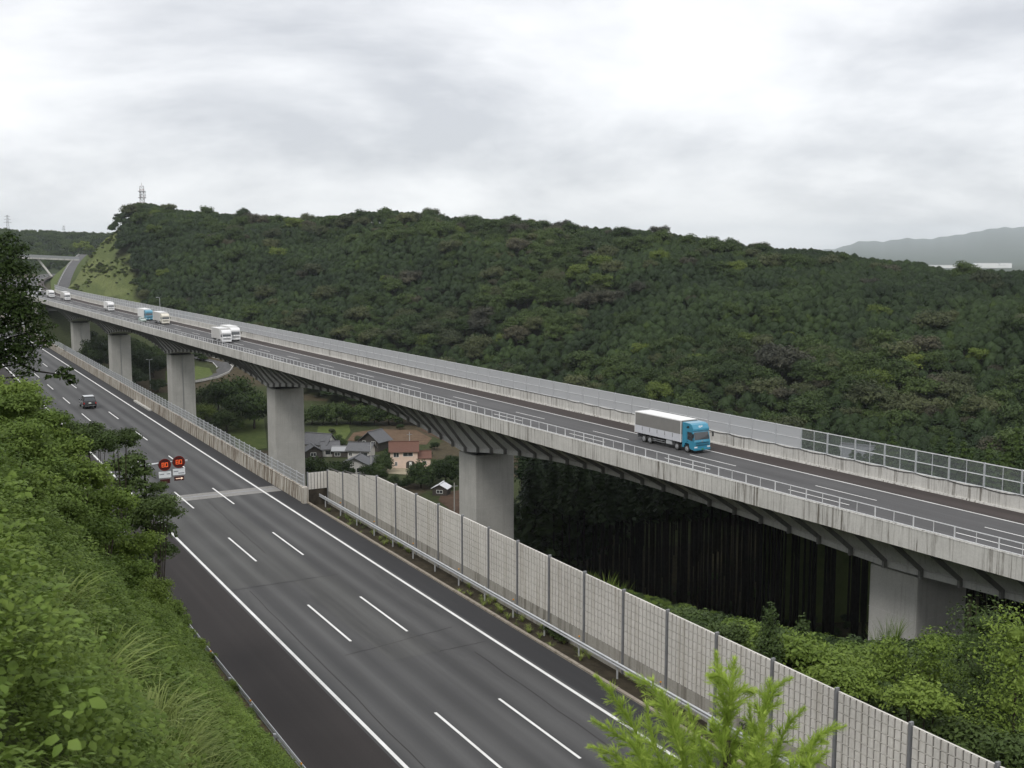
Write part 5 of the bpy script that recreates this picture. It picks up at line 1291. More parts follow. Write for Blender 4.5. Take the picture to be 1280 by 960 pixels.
btree_px(V_, 'low green shrub tree behind the farmhouse roof', 421, 555, 541, 'leaf_broad', .6, seed=2)
btree_px(V_, 'dark garden tree between the dark fronted house and pink house', 486, 577, 561, 'leaf_dark', .6, seed=0)
btree_px(V_, 'lone dark shrub in the field right of the pink house', 543, 562, 550, 'leaf_dark', .55, seed=1)
btree_px(V_, 'wide dark tree left of the second pier below the local road', 296, 522, 462, 'leaf_dark', .60, seed=0)
btree_px(V_, 'dark leafy tree touching the second pier\'s left edge', 318, 536, 478, 'leaf_dark', .55, seed=1)
btree_px(V_, 'dark tree below the local road bend', 273, 516, 470, 'leaf_broad', .55, seed=2)
btree_px(V_, 'bright yellow green shrub right of the third pier', 256, 528, 502, 'leaf_bright', .7, seed=1)
btree_px(V_, 'dark green rounded shrub beside the bright shrub', 283, 540, 506, 'leaf_broad', .6, seed=2)
btree_px(V_, 'dull green shrub at the foot of the third pier', 251, 512, 486, 'leaf_olive', .7, seed=0)
for i, (px, pb, pt, mt) in enumerate(((388,590,571,'leaf_broad'),(396,604,578,'leaf_dark'),(416,596,576,'leaf_broad'),(436,600,582,'leaf_dark'),(471,598,580,'leaf_broad'),(478,600,585,'leaf_dark'),(492,606,592,'leaf_broad'),(503,612,597,'leaf_dark'),(512,606,594,'leaf_broad'),(540,600,580,'leaf_dark'),(546,590,572,'leaf_broad'),(566,585,566,'leaf_dark'),(440,562,551,'leaf_dark'),(459,569,558,'leaf_broad'),(448,553,543,'leaf_olive'),(428,557,547,'leaf_broad'),(490,571,556,'leaf_dark'),(536,571,562,'leaf_dark'),(415,543,534,'leaf_olive'),(500,537,528,'leaf_dark'),(578,600,588,'leaf_broad'),(561,612,598,'leaf_broad'))):
    btree_px(V_, {'leaf_broad': 'mid green', 'leaf_dark': 'dark green', 'leaf_olive': 'olive'}[mt] + ' garden bush ' + ('below the farmhouse' if px < 430 else 'among the grey roofed houses' if px < 485 else 'around the pink house' if px < 535 else 'beside the tall pier'), px, pb, pt, mt, .6, group='garden bushes in the village', seed=i)
k = 0
for px, pt, mt in ((390,505,'leaf_broad'),(404,500,'leaf_dark'),(421,497,'leaf_broad'),(438,501,'leaf_dark'),(452,503,'leaf_broad'),(468,499,'leaf_dark'),(486,501,'leaf_broad'),(503,504,'leaf_dark'),(520,502,'leaf_dark'),(540,503,'leaf_dark'),(560,505,'leaf_dark'),(581,508,'leaf_dark')):
    btree_px(V_, ('mid green' if mt == 'leaf_broad' else 'dark green') + ' tree in the tree line behind the village fields', px, 531, pt, mt, .62, group='tree line behind the village fields (' + ('mid green)' if mt == 'leaf_broad' else 'dark)'), seed=k); k += 1
k = 0
for px, pb, pt, mt in ((176,470,430,'leaf_dark'),(192,472,436,'leaf_dark'),(118,452,420,'leaf_dark'),(124,462,432,'leaf_dark'),(170,482,455,'leaf_broad'),(198,490,470,'leaf_broad'),(168,455,420,'leaf_broad'),(185,458,424,'leaf_dark'),(200,462,430,'leaf_broad'),(250,452,436,'leaf_dark'),(262,446,432,'leaf_dark'),(128,440,414,'leaf_broad'),(112,436,410,'leaf_dark')):
    btree_px(V_, 'dark tree seen between the far viaduct piers', px, pb, pt, mt, .6, group='trees between the far piers', seed=k, r0=200); k += 1
# light green round trees at the hill's foot that stand out
for px, pb, pt, Y, mt, lab in ((872,478,441,300,'leaf_bright','bright yellow green round tree above the teal truck'),(1088,530,471,250,'leaf_olive','large olive round tree left of the rightmost round tree'),(1194,520,474,240,'leaf_olive','large olive round tree nearest the right edge'),(975,470,424,300,'leaf_grey','wide dull crowned tree high above the clear fence panels'),(905,500,452,270,'leaf_broad','broad green tree just above the teal truck roof'),(1020,545,498,230,'leaf_broad','green tree rising behind the first clear fence panels'),(600,452,415,395,'leaf_olive','olive tree behind the fence left of the truck'),(430,420,402,460,'leaf_olive','pale olive tree behind the fence above the second pier'),(735,330,300,480,'leaf_olive','pale olive tree in the gully high on the hill')):
    btree_px(V_, lab, px, pb, pt, mt, .62, dist=Y, seed=int(px), wpx={872:38,1088:66,1194:50,975:70,905:50,1020:44,600:44,430:36,735:26}[px])
# bright bamboo far left and bushes by the grass slope
k = 0
for px, pt, Y, mt in ((98,303,1040,'leaf_bright'),(106,301,1050,'leaf_bright'),(112,306,1030,'leaf_bright'),(92,308,1060,'leaf_broad')):
    p = at_dist(px, 322, Y); top = at_dist(px, pt, Y).z; p.z = ground_z(p.x, p.y); R = 5.0
    broad_tree('bamboo_clump', ['tall yellow green bamboo left of two beyond the ramp road', 'tallest yellow green bamboo beyond the ramp road', 'yellow green bamboo touching the hill beyond the ramp road', 'dark clump left of the yellow green bamboo'][k], p, R, mt, k, None, top-p.z-R*.8, 1.0, k)['category'] = 'bamboo'; k += 1
for i, (px, pt, Y, mt) in enumerate(((150,266,725,'leaf_dark'),(205,388,470,'leaf_bright'))):
    p = at_dist(px, pt+8, Y); p.z = ground_z(p.x, p.y); top = at_dist(px, pt, Y).z; h = max(3.5, top-p.z); R = min(4.5, h*.6)
    broad_tree(V_, ['lone dark tree on the grassy hill edge below the telecom tower','bright green shrub tree beyond the pale blue truck'][i], p, R, mt, i, None, h-R*.75, 1.0, i)

# scrub on the grass slope
n = 4000; xi_ = RNG.uniform(84, 190, n); rr_ = RNG.uniform(585, 745, n); a_ = np.arctan((xi_-640)/F*math.cos(PITCH)); x = rr_*np.sin(a_); y = rr_*np.cos(a_); tt, xc, r_, _ = hill_t(x, y); wob = 14*vn(x, y, 16, 4) + 7*vn(x, y, 6, 1)
ok = (tt > 0) & (tt < 1) & ((xc + wob < 156) | ((xc + wob < 178) & (tt < .42))) & (vn(x, y, 9, 3) + RNG.normal(0, .5, n) > .75); m_ = int(ok.sum())
S = RNG.uniform(.5, 1.3, (m_, 1)); gn_scatter('slope_scrub', 'pale green scrub dotted over the grassy end of the hill', np.stack([x, y, terr(x, y)], 1)[ok] + np.concatenate([0*S, 0*S, .5*S], 1), np.concatenate([S, S, .8*S], 1), np.stack([0*x, 0*x, RNG.uniform(0, 6.28, n)], 1)[ok], RNG.integers(0, 6, m_), BRO['leaf_bright'] + BRO['leaf_olive'], 'scrub')
# --- tall cedar stand behind and below the viaduct
STAND_T = [trunk_mesh('trunk', 24, .24, .10, M['bark_d'], .004, 0, 40+i) for i in range(3)]
STAND_C = [conifer_crown('crown', 11.0, 2.7, 620, .55, M['leaf_cedar'], RNG, 0, .75, .06, .55) for i in range(3)]
su, sv = np.meshgrid(np.arange(-12, 236, 3.4), np.arange(97.5, 186, 3.4)); su = (su+RNG.uniform(-1.1, 1.1, su.shape)).ravel(); sv = (sv+RNG.uniform(-1.1, 1.1, sv.shape)).ravel()
kp = (640 + F*(-su*sV+sv*cV)/((su*cV+sv*sV)*math.cos(PITCH) + 40*math.sin(PITCH)) > 652) & ((sv < 118) | (RNG.uniform(0, 1, su.shape) < .55)) & ~((su > 66) & (su < 104) & (sv > 124)); su, sv = su[kp], sv[kp]
sx, sy = -su*sV+sv*cV, su*cV+sv*sV; szz = terr(sx, sy); tt = hill_t(sx, sy)[0]
# crowns end below the sight line over the fence except at the right
hgt = np.zeros(len(su))
for i in range(len(su)):
    px, _ = project((sx[i], sy[i], -2)); by = 589 - .187*(1280-min(px, 1500)); lim = at_dist(px, by + (10 if px < 1090 else -18*min(1, (px-1090)/120)) , sy[i]).z
    hgt[i] = min(27.5, lim - szz[i]) * RNG.uniform(.9, 1.0)
order = np.argsort(sv + RNG.uniform(0, 4, len(sv))); front = [i for i in order if hgt[i] > 9 and 630 < project((sx[i], sy[i], -12))[0] < 1300][:230]; fs = set(front)
for i in front:
    k = int(i) % 3; h = hgt[i]
    tree('cedar_tree', 'tall dark straight trunked cedar ' + (lambda x: 'beside the tall pier\'s right edge' if x < 740 else 'below the teal truck' if x < 900 else 'left of the near pier' if x < 1090 else 'right of the near pier')(project((sx[i], sy[i], -12))[0]) + ' under the viaduct', (sx[i], sy[i], szz[i]), STAND_C[k], STAND_T[k], (h/27, h/27, h/34), float(i), h*.68, (.8, .8, h*.9/24), 'cedars in the dark stand')
rs = [i for i in range(len(su)) if i not in fs and hgt[i] > 9]; n = len(rs)
P = np.stack([sx[rs], sy[rs], szz[rs]], 1); h = hgt[rs]
Pt = np.concatenate([P, P + np.stack([0*h, 0*h, h*.68], 1)]); S = np.concatenate([np.stack([.8+0*h, .8+0*h, h*.9/24], 1), np.stack([h/27, h/27, h/34], 1)])
ty = np.concatenate([np.arange(n) % 3, 3 + np.arange(n) % 3]); rot = np.zeros((2*n, 3)); rot[:, 2] = RNG.uniform(0, 6.28, 2*n)
gn_scatter('cedar_wood', 'dark cedar wood in the depth behind the front trunks', Pt, S, rot, ty, STAND_T + STAND_C)
n = 420; uu = RNG.uniform(-10, 165, n); vv = RNG.uniform(104, 190, n); x, y = -uu*sV+vv*cV, uu*cV+vv*sV; S = RNG.uniform(1.0, 2.6, (n, 1))*np.interp(vv, [104, 130, 165, 190], [.35, .5, .9, 1.4])[:, None]
gn_scatter('stand_understory', 'dark bushes in the shade under the cedar stand', np.stack([x, y, terr(x, y)], 1) + np.concatenate([0*S, 0*S, .6*S], 1), np.concatenate([S, S, S*1.25], 1), np.stack([0*x, 0*x, RNG.uniform(0, 6.28, n)], 1), RNG.integers(0, 3, n), BRO['leaf_dark'], 'undergrowth')
for i, (px, pb, pt, Y) in enumerate(((655,650,600,185),(690,640,592,200))):
    btree_px(V_, ['dark leafy tree beside the tall pier\'s right edge','dark tree below the pink roofed house','dark undergrowth tree low beside the pier','dark undergrowth tree at the cedar stand\'s left','lowest dark undergrowth tree before the cedars'][i], px, pb, pt, 'leaf_dark', .6, dist=Y, seed=i)
# small lighter green cedars whose tips show above the clear fence
for i, (px, pt, v) in enumerate(((1116,540,103),(1098,552,101),(1190,541,104),(1205,548,103),(1236,556,101),(1262,545,103),(1272,530,106),(1290,526,108),(1250,570,99),(1215,562,99))):
    d_ = ray(px, pt); kk_ = d_[0]*cV + d_[1]*sV; q = Vector((0,0,CAMZ)) + Vector(d_)*(v/kk_); gz = ground_z(q.x, q.y); h = q.z - gz
    tree('cedar_tree', 'green cedar tip showing above the clear fence at right', (q.x, q.y, gz), TIPC[i%2], STAND_T[i%3], (1.0, 1.0, .95), i*1.3, h-8.5, (1, 1, (h-3)/24), 'cedar tips behind the clear fence')

# --- shrubs on the bank behind the sound barrier
SHR = [crown_blobs('foliage', broad_blobs(RNG, 1.0, 11, .8, .68), 2000, .075, M['leaf_shrub'], RNG, .45, .5, (.5, 1.15), .5) for i in range(4)]
SHD = [crown_blobs('foliage', broad_blobs(RNG, 1.0, 11, .8, .68), 1900, .078, M['leaf_broad'], RNG, .45, .5, (.5, 1.15), .5) for i in range(3)]
STEM = MB()
for i in range(5):
    a = i*1.3; STEM.tube([(0,0,-.5),(.12*math.cos(a),.12*math.sin(a),.4),(.42*math.cos(a),.42*math.sin(a),1.0)], [.035,.03,.012], M['bark'], 5)
STEM = STEM.mesh('stems')
def shrub(p, R, H_, rz, k, lab, group):
    e = empty('shrub', p, rz, lab, 'shrub', group); fo = SHR[k % 4] if k % 5 < 2 else SHD[k % 3]
    link('stem', STEM, e, scale=(R, R, max(.3, H_-R*.8))); link('foliage', fo, e, (0, 0, H_-R*.75), scale=(R, R, R*.9)); return e
cnt = 0
bu, bv = np.meshgrid(np.arange(2, 100, 2.5), np.arange(37.6, 74, 2.5)); bu = (bu+RNG.uniform(-.9, .9, bu.shape)).ravel(); bv = (bv+RNG.uniform(-.9, .9, bv.shape)).ravel()
lst = []
for u, v in zip(bu, bv):
    q = RP(u, v); gz = ground_z(q.x, q.y); px, py = project((q.x, q.y, gz+2))
    topline = np.interp(px, [640,690,740,800,850,900,1000,1080,1130,1200,1300], [700,712,730,765,752,764,785,792,796,768,755])
    if px < 690 or px > 1420: continue
    big = .5 + .5*float(vn(np.array([q.x]), np.array([q.y]), 5.0, 3)[0]); R = RNG.uniform(1.1, 1.9) + .7*big; H_ = R*RNG.uniform(1.2, 1.6) + 3.4*big*big + .7
    lim = at_dist(px, topline + RNG.uniform(0, 25), q.y).z - gz
    if px < 800: H_ = min(H_, 1.8); R = min(R, 1.2)
    H_ = min(H_ + (1.2 if v < 48 else 0), max(.9, lim)); R = min(R, H_*.75)
    R = min(R, (v-35.5)/1.15)
    lst.append((py, u, v, q, gz, R, H_, px))
lst.sort(key=lambda a: -a[0])
for (py, u, v, q, gz, R, H_, px) in lst[:285]:
    shrub((q.x, q.y, gz), R, H_, RNG.uniform(0, 6.28), cnt, 'leafy green shrub ' + ('close behind the sound barrier' if v < 47 else 'midway on the bank' if v < 58 else 'far down the bank towards the viaduct') + (' left of the near pier' if px < 1000 else ' below the near pier' if px < 1180 else ' at the right edge'), 'shrubs behind the sound barrier'); cnt += 1
n = len(lst[285:])
if n:
    L_ = lst[285:]; P = np.array([[a[3].x, a[3].y, a[4] + a[6] - a[5]*.75] for a in L_]); S = np.array([[a[5], a[5], a[5]*.9] for a in L_]); rot = np.zeros((n, 3)); rot[:, 2] = RNG.uniform(0, 6.28, n)
    gn_scatter('bank_thicket', 'green thicket on the bank further from the sound barrier', P, S, rot, np.arange(n) % 7, SHR + SHD, 'thicket')
for i, (px, pt, u, R) in enumerate(((962,758,40,1.2),(1004,772,42,1.3),(1165,790,37,1.8),(1230,754,33,2.6),(930,786,44,1.2),(1110,800,38,1.4),(1275,764,30,2.2))):
    d_ = Vector(ray(px, pt)); kk_ = -d_.x*sR + d_.y*cR; q = Vector((0,0,CAMZ)) + d_*(u/kk_); gz = ground_z(q.x, q.y); h = q.z-gz
    e = empty('sapling', (q.x, q.y, gz), i, ['pointed young tree left of the near pier', 'rounder young tree just left of the near pier', 'wide leafy bush in front of the near pier', 'tallest leafy bush right of the near pier', 'short young tree furthest left among the bank shrubs', 'low wide bush below the near pier\'s corner', 'leafy bush at the far right below the viaduct'][i], 'young tree')
    link('trunk', TRK, e, scale=(.5,.5,h*.12)); rg_ = np.random.default_rng(60+i)
    bl = [((rg_.uniform(-.5,.5)*R*(1.15-t), rg_.uniform(-.5,.5)*R*(1.15-t), h*t), (R*(1.1-.85*t*(1 if i in (0,1,4) else .6)),)*2 + (h*.13,)) for t in np.linspace(.12, .9, 8)]
    link('crown', crown_blobs('crown', bl, 8500, .095, M['leaf_broad' if i in (0,1,3) else 'leaf_shrub'], rg_, .30, .5, (.45, 1.12), .5), e)
for u in (56.3, 57.2, 58.0): 
    q = RP(u, 34.55); shrub((q.x, q.y, -.3), .45, .75, u, 4, 'low dark green weeds at the foot of the sound barrier', 'weeds at the barrier foot')
# reeds poking up behind the barrier
M['reed'] = M['leaf_grass']
def tuft_mesh(n, L, rng, droop=1.0, w=.012):
    V = []; Fc = []
    for i in range(n):
        a = rng.uniform(0, 2*np.pi); l = L*rng.uniform(.6, 1.1); th = rng.uniform(.05, .55); r0 = rng.uniform(0, .10*L); d = np.array([np.cos(a), np.sin(a), 0]); sd = np.array([-np.sin(a), np.cos(a), 0]); b = len(V); seg = 5
        for k in range(seg+1):
            t = k/seg; ang = th + droop*1.35*t*t; ww = w*(1-t)**.6*L
            p = d*r0 + d*l*(np.sin(th)*t + .42*droop*t*t*t) + np.array([0, 0, l*(np.cos(th)*t - .36*droop*t**3)])
            V += [p - sd*ww, p + sd*ww]
        for k in range(seg): q = b+2*k; Fc += [(q, q+1, q+3), (q, q+3, q+2)]
    return np.array(V), np.array(Fc)
TUFT = [mesh_from('blades', [tuft_mesh(70, 1.2, RNG, 1.0)], M['leaf_grass']) for i in range(3)]
REED = [mesh_from('blades', [tuft_mesh(60, 2.4, RNG, .35, .008)], M['leaf_shrub']) for i in range(2)]
for i, (px, pt, v) in enumerate(((748,718,40),(758,712,40),(772,722,39.5),(735,708,41),(1110,770,62),(1122,764,62),(1098,778,60))):
    d_ = Vector(ray(px, pt)); kk_ = d_.x*cR + d_.y*sR; q = Vector((0,0,CAMZ)) + d_*(v/kk_)
    e = empty('reed_clump', (q.x, q.y, q.z-2.3), i, 'upright reed clump behind the sound barrier top' if i < 4 else 'upright reed clump at the near pier\'s foot', 'reeds', 'reeds behind the barrier' if i < 4 else 'reeds by the near pier')
    link('blades', REED[i%2], e)

# ------------------------------------------------------------------ overgrown slope on the left
def leaf_cluster(n, spread, L, rng, h=.35):
    """vine leaves in threes on a low mound"""
    V = []; Fc = []
    def leaflet(c, d, nrm, l, w):
        sd = np.cross(nrm, d); b = len(V)
        pts = [c, c + d*l*.35 + sd*w - nrm*.0, c + d*l*.75 + sd*w*.65 - nrm*l*.06, c + d*l - nrm*l*.16, c + d*l*.75 - sd*w*.65 - nrm*l*.06, c + d*l*.35 - sd*w, c + d*l*.5 - nrm*l*.08*-1]
        V.extend(pts)
        for k in range(6): Fc.append((b+6, b+k, b+(k+1)%6))
    for i in range(n):
        a = rng.uniform(0, 6.28); r = spread*np.sqrt(rng.uniform()); c = np.array([r*np.cos(a), r*np.sin(a), h*(1-(r/spread)**2)*rng.uniform(.5, 1.1)])
        nrm = np.array([rng.normal(0, .38), rng.normal(0, .38), 1]); nrm /= np.linalg.norm(nrm); t0 = rng.uniform(0, 6.28)
        for q in (-1.25, 0, 1.25):
            d = np.array([np.cos(t0+q), np.sin(t0+q), 0]); d -= nrm*np.dot(d, nrm); d /= np.linalg.norm(d)
            l = L*rng.uniform(.75, 1.2)*(1.1 if q == 0 else .9); leaflet(c + d*.02, d, nrm, l, l*.36)
    return np.array(V), np.array(Fc)
KUD = [mesh_from('leaves', [leaf_cluster(34, .42, .078, RNG)], M['leaf_kudzu']) for i in range(3)]
KUD2 = [mesh_from('leaves', [leaf_cluster(80, .42, .040, RNG, .45)], M['leaf_shrub']) for i in range(2)]
KUD3 = [mesh_from('leaves', [leaf_cluster(70, .42, .042, RNG, .4)], M['leaf_kudzu']) for i in range(2)]
def slope_pts(n, ua, ub, va, vb, pw=1.6):
    t = RNG.uniform(0, 1, n)**pw; u = ua + (ub-ua)*t; v = RNG.uniform(va, vb, n); x = -u*sR+v*cR; y = u*cR+v*sR; return u, v, x, y, terr(x, y)
n = 17000; u, v, x, y, z = slope_pts(n, 2.5, 80, -5, 13.6, 1.75)
pick = vn(x, y, 3.0, 2) + RNG.normal(0, .35, n); ty = np.where(pick > .35, RNG.integers(0, 3, n), np.where(pick > -.35, 3 + RNG.integers(0, 2, n), 5 + RNG.integers(0, 2, n)))
s_ = RNG.uniform(.8, 1.35, n)*np.interp(u, [2, 12, 40, 80], [.75, .95, 1.3, 1.9]); lift = np.clip(vn(x, y, 1.9, 6)*.45 + .15, -.1, .7)
ok = (np.hypot(x, y) > 3.6) & (v < 13.9 - .25*s_); rot = np.stack([RNG.normal(0, .25, n) + .50*sR*0, RNG.normal(.0, .25, n), RNG.uniform(0, 6.28, n)], 1)
P = np.stack([x + .25*lift*cR, y + .25*lift*sR, z + lift + .02], 1)
gn_scatter('slope_undergrowth', 'green vines and low leaves covering the steep slope at lower left', P[ok], np.repeat(s_[ok, None], 3, 1), rot[ok], ty[ok], KUD + KUD2 + KUD3, 'undergrowth')
n = 5200; u, v, x, y, z = slope_pts(n, 6, 48, .8, 12.4, 1.0)
spx, spy = proj_np(x, y, z+.5)
g = .35*vn(x, y, 4.5, 8) + 1.0*np.exp(-(((spx-250)/95)**2 + ((spy-890)/75)**2)) + .5*np.exp(-(((spx-120)/60)**2 + ((spy-800)/40)**2)); ok = (g + RNG.normal(0, .22, n)) > .58
gn_scatter('tall_grass', 'pale arching tufts of grass on the lower left slope', np.stack([x, y, z+.15], 1)[ok], np.repeat(RNG.uniform(.38, .72, (n, 1)), 3, 1)[ok], np.stack([RNG.normal(0, .1, n), RNG.normal(0, .1, n), RNG.uniform(0, 6.28, n)], 1)[ok], RNG.integers(0, 3, n)[ok], TUFT, 'grass')
# weeds in the verge along the sound barrier
n = 420; u = RNG.uniform(0, 98, n); v = np.where(RNG.uniform(0, 1, n) < .6, RNG.uniform(34.45, 34.9, n), RNG.uniform(33.3, 34.4, n)); x = -u*sR+v*cR; y = u*cR+v*sR; ok = vn(x, y, 2.2, 5) > .0
gn_scatter('verge_weeds', 'low scattered weeds in the dark verge below the sound barrier', np.stack([x, y, terr(x, y)+.02], 1)[ok], np.repeat(RNG.uniform(.25, .55, (n, 1)), 3, 1)[ok], np.stack([0*u, 0*u, RNG.uniform(0, 6.28, n)], 1)[ok], RNG.integers(0, 5, n)[ok], KUD2 + TUFT, 'weeds')
# shrubs that stand out of the undergrowth
FINE = [crown_blobs('foliage', broad_blobs(RNG, 1.0, 12, .85, .7), 4200, .055, M['leaf_shrub'], RNG, .40, .6, (.5, 1.18), .5) for i in range(3)]
FIND = [crown_blobs('foliage', broad_blobs(RNG, 1.0, 12, .85, .7), 3600, .058, M['leaf_broad'], RNG, .40, .5, (.5, 1.18), .5) for i in range(2)]
def slope_shrub(px, py, dist, R, dark, lab, group=None, flat=.9):
    d_ = Vector(ray(px, py)); d_.normalize(); c = Vector((0,0,CAMZ)) + d_*dist; gz = ground_z(c.x, c.y)
    e = empty('shrub', (c.x, c.y, min(gz, c.z-.3)), random.uniform(0, 6), lab, 'shrub', group)
    hh = max(.3, c.z - min(gz, c.z-.3)); link('stem', STEM, e, scale=(max(.5, R*.8), max(.5, R*.8), hh))
    link('foliage', (FIND[int(px) % 2] if dark else FINE[int(px) % 3]), e, (0, 0, hh), scale=(R, R, R*flat)); return e
G1 = 'bushes along the top of the left slope'
for i, (px, py, D, R, dk) in enumerate(((15,520,24,.75,0),(45,545,27,.85,0),(10,565,20,.75,0),(70,575,30,.95,0),(40,600,22,.8,0),(95,605,30,.95,0),(15,625,17,.65,0),(75,640,24,.8,0),(130,640,32,1.0,0),(110,675,26,.85,0),(50,690,19,.7,0),(165,690,33,.9,0),(150,725,28,.8,0),(20,730,15,.55,0),(95,735,21,.7,0),(185,745,34,.75,0),(5,500,30,.9,0),(60,560,36,.9,0),(150,760,25,.5,0))):
    slope_shrub(px, py, D, R, dk, 'leafy green bush on the left slope, ' + ('at the frame edge' if px < 30 else 'nearest the road side' if px > 120 else 'mid slope') + (', highest up' if py < 570 else ', halfway down' if py < 680 else ', low down'), G1)
for i, (px, py, D, R, lab) in enumerate(((120,560,46,1.0,'dark leafy bush edging the road below the left tree'),(150,553,50,.9,'dark branch of leaves reaching over the left road edge'),(60,535,44,1.1,'dark bush below the overhanging left tree'),(100,548,47,1.0,'dark bush in the middle of the hedge above the left road edge'),(198,640,58,1.3,'dark bush in front of the leafy tree by the speed signs'),(196,612,60,.6,'dark leaves just below the speed signs'))):
    slope_shrub(px, py, D, R, 1, lab)
for i, (u, v, R) in enumerate(((62, 14.6, .55), (57, 14.4, .6), (53.5, 14.3, .5), (50, 14.2, .5), (66, 14.2, .7), (70, 13.8, .8), (47, 14.0, .4), (74, 13.6, .9), (64, 13.2, 1.0), (68, 12.8, 1.2), (59, 13.0, .9), (72, 12.6, 1.3), (61, 12.2, 1.1))):
    q = RP(u, v); gz = ground_z(q.x, q.y); e = empty('shrub', (q.x, q.y, gz), i, 'weedy green bush growing over the left guardrail', 'shrub', 'weeds over the left guardrail'); link('stem', STEM, e, scale=(R,R,R)); link('foliage', FINE[i%3], e, (0,0,R*.9), scale=(R,R,R))

# --- leafy tree beside the speed signs
def leafy_tree(name, label, p, H_, blobs, mat, n, size, seed, core=.5, limbs=()):
    e = empty(name, p, 0, label, 'tree')
    mb = MB(); mb.tube([(0,0,-.8),(.1,0,H_*.35),(-.05,.1,H_*.7),(0,0,H_*.95)], [.17,.13,.08,.03], M['bark_d'], 8)
    for b in blobs:
        c = Vector(b[0]); mb.tube([(0,0,max(.3, c.z-1.2)), c*.55 + Vector((0,0,c.z*.3)), c], [.06,.04,.015], M['bark_d'], 5)
    link('trunk', mb.mesh('trunk', True), e); link('crown', crown_blobs('crown', blobs, n, size, M[mat], np.random.default_rng(seed), core, .5, (.45, 1.15), .5), e); return e
q = at_dist(185, 690, 56); gz = ground_z(q.x, q.y)
def B_(px, py, Y, r): c = at_dist(px, py, Y); return ((c.x-q.x, c.y-q.y, c.z-gz), (r, r, r*.8))
leafy_tree('broadleaf_tree', 'dark leafy tree beside the round speed signs', (q.x, q.y, gz), at_dist(185,562,56).z-gz,
    [B_(172,592,56,.8), B_(160,612,55,1.0), B_(190,632,57,.9), B_(180,645,56,1.3), B_(202,665,57,.8), B_(160,655,55,1.0), B_(190,690,56,1.0), B_(168,575,56,.6), B_(150,585,55,.8), B_(210,690,57,.55), B_(168,700,55,.8)], 'leaf_broad', 8500, .11, 3, .25)
# --- big dark tree at the left frame edge
q = at_dist(-40, 560, 42); gz = ground_z(q.x, q.y)
bl = [B_(*a) for a in ((-30,330,42,1.6),(5,315,42,.85),(20,345,42,.9),(-10,370,42,1.5),(35,365,42.4,.6),(25,395,42,.9),(45,400,42.3,.5),(5,420,42,1.3),(38,425,42,.55),(55,432,42.2,.42),(20,455,42,.8),(-25,450,42,1.4),(8,300,42,.5),(62,425,42.4,.35),(28,312,42.2,.35),(-45,400,43,1.8),(30,470,41.6,.4),(66,408,42.3,.25),(0,340,42,1.1),(15,380,42,1.0),(0,395,42,1.2),(30,440,42,.6),(48,415,42.2,.5),(10,440,42,1.0),(40,385,42.2,.45))]
t_ = leafy_tree('broadleaf_tree', 'large dark tree overhanging the left edge of the view', (q.x, q.y, gz), at_dist(-40,300,42).z-gz, bl, 'leaf_dark', 15000, .078, 8, 0)
bl2 = [B_(*a) for a in ((78,464,42.3,.20),(85,472,42.3,.26),(90,478,42.4,.22),(72,470,42.2,.16),(60,472,42,.14),(88,462,42.3,.14))]
link('hanging_branch', crown_blobs('hanging_branch', bl2, 260, .10, M['leaf_dark'], np.random.default_rng(4), 0, .4, (.2, 1.2), .5), t_)
mb = MB(); pts = [at_dist(px, py, 42.2) - Vector((q.x, q.y, gz)) for px, py in ((15,450),(45,464),(75,468),(88,476))]; mb.tube(pts, [.05,.035,.02,.01], M['bark_d'], 5); link('branch', mb.mesh('branch'), t_)

# ------------------------------------------------------------------ young conifer in the foreground
SH = [[(90,130),(170,220),(270,380),(330,560)],[(235,120),(330,165),(400,260),(470,400),(500,560)],[(75,330),(180,390),(300,470),(380,580)],[(60,450),(160,480),(270,570)],[(510,270),(540,380),(545,560)],
 [(640,20),(655,150),(680,300),(690,560)],[(725,50),(715,180),(700,300),(692,420)],[(610,125),(675,138),(708,200),(705,280)],[(815,200),(755,195),(710,270),(698,350)],[(980,140),(900,200),(840,380),(780,560)],[(1045,275),(960,370),(880,560)],
 [(1230,360),(1130,395),(1040,480),(980,570)],[(885,150),(870,240),(840,360)],[(790,250),(800,380),(790,560)],[(320,250),(345,380),(410,560)],[(610,505),(625,580)],[(1190,345),(1090,430),(1030,560)],[(240,420),(290,500),(330,600)],[(450,330),(490,450),(520,580)],[(930,430),(900,500),(880,590)],[(620,340),(660,420),(685,520)],[(740,380),(720,480),(700,580)],[(1150,470),(1080,530),(1040,600)],[(120,500),(220,560),(300,620)],[(860,300),(850,420),(830,580)],[(385,200),(430,330),(480,470)],[(560,400),(590,480),(620,580)]]
def zpx(a, b): return 720 + a/3.657, 810 + b/3.657
FD = 4.6
tip_c = at_dist(*zpx(690, 620), FD); tip_c.z -= .25
gq = Vector((tip_c.x, tip_c.y, ground_z(tip_c.x, tip_c.y)))
yc = empty('young_conifer', gq, 0, 'bright green young conifer top in the near foreground', 'young tree')
mb = MB(); mb.tube([(0,0,-.3),(.05,.02,(tip_c.z-gq.z)*.5), tip_c-gq, at_dist(*zpx(692,420), FD)-gq], [.06,.045,.028,.012], M['bark'], 8); link('trunk', mb.mesh('trunk', True), yc)
rg = np.random.default_rng(21)
def catmull(ps, n=14):
    pts = []
    for k in range(len(ps)-1):
        p0, p1, p2, p3 = ps[max(k-1,0)], ps[k], ps[k+1], ps[min(k+2,len(ps)-1)]
        for t in np.linspace(0, 1, n, endpoint=False): pts.append(.5*((2*p1)+(p2-p0)*t+(2*p0-5*p1+4*p2-p3)*t*t+(3*p1-p0-3*p2+p3)*t**3))
    return pts + [ps[-1]]
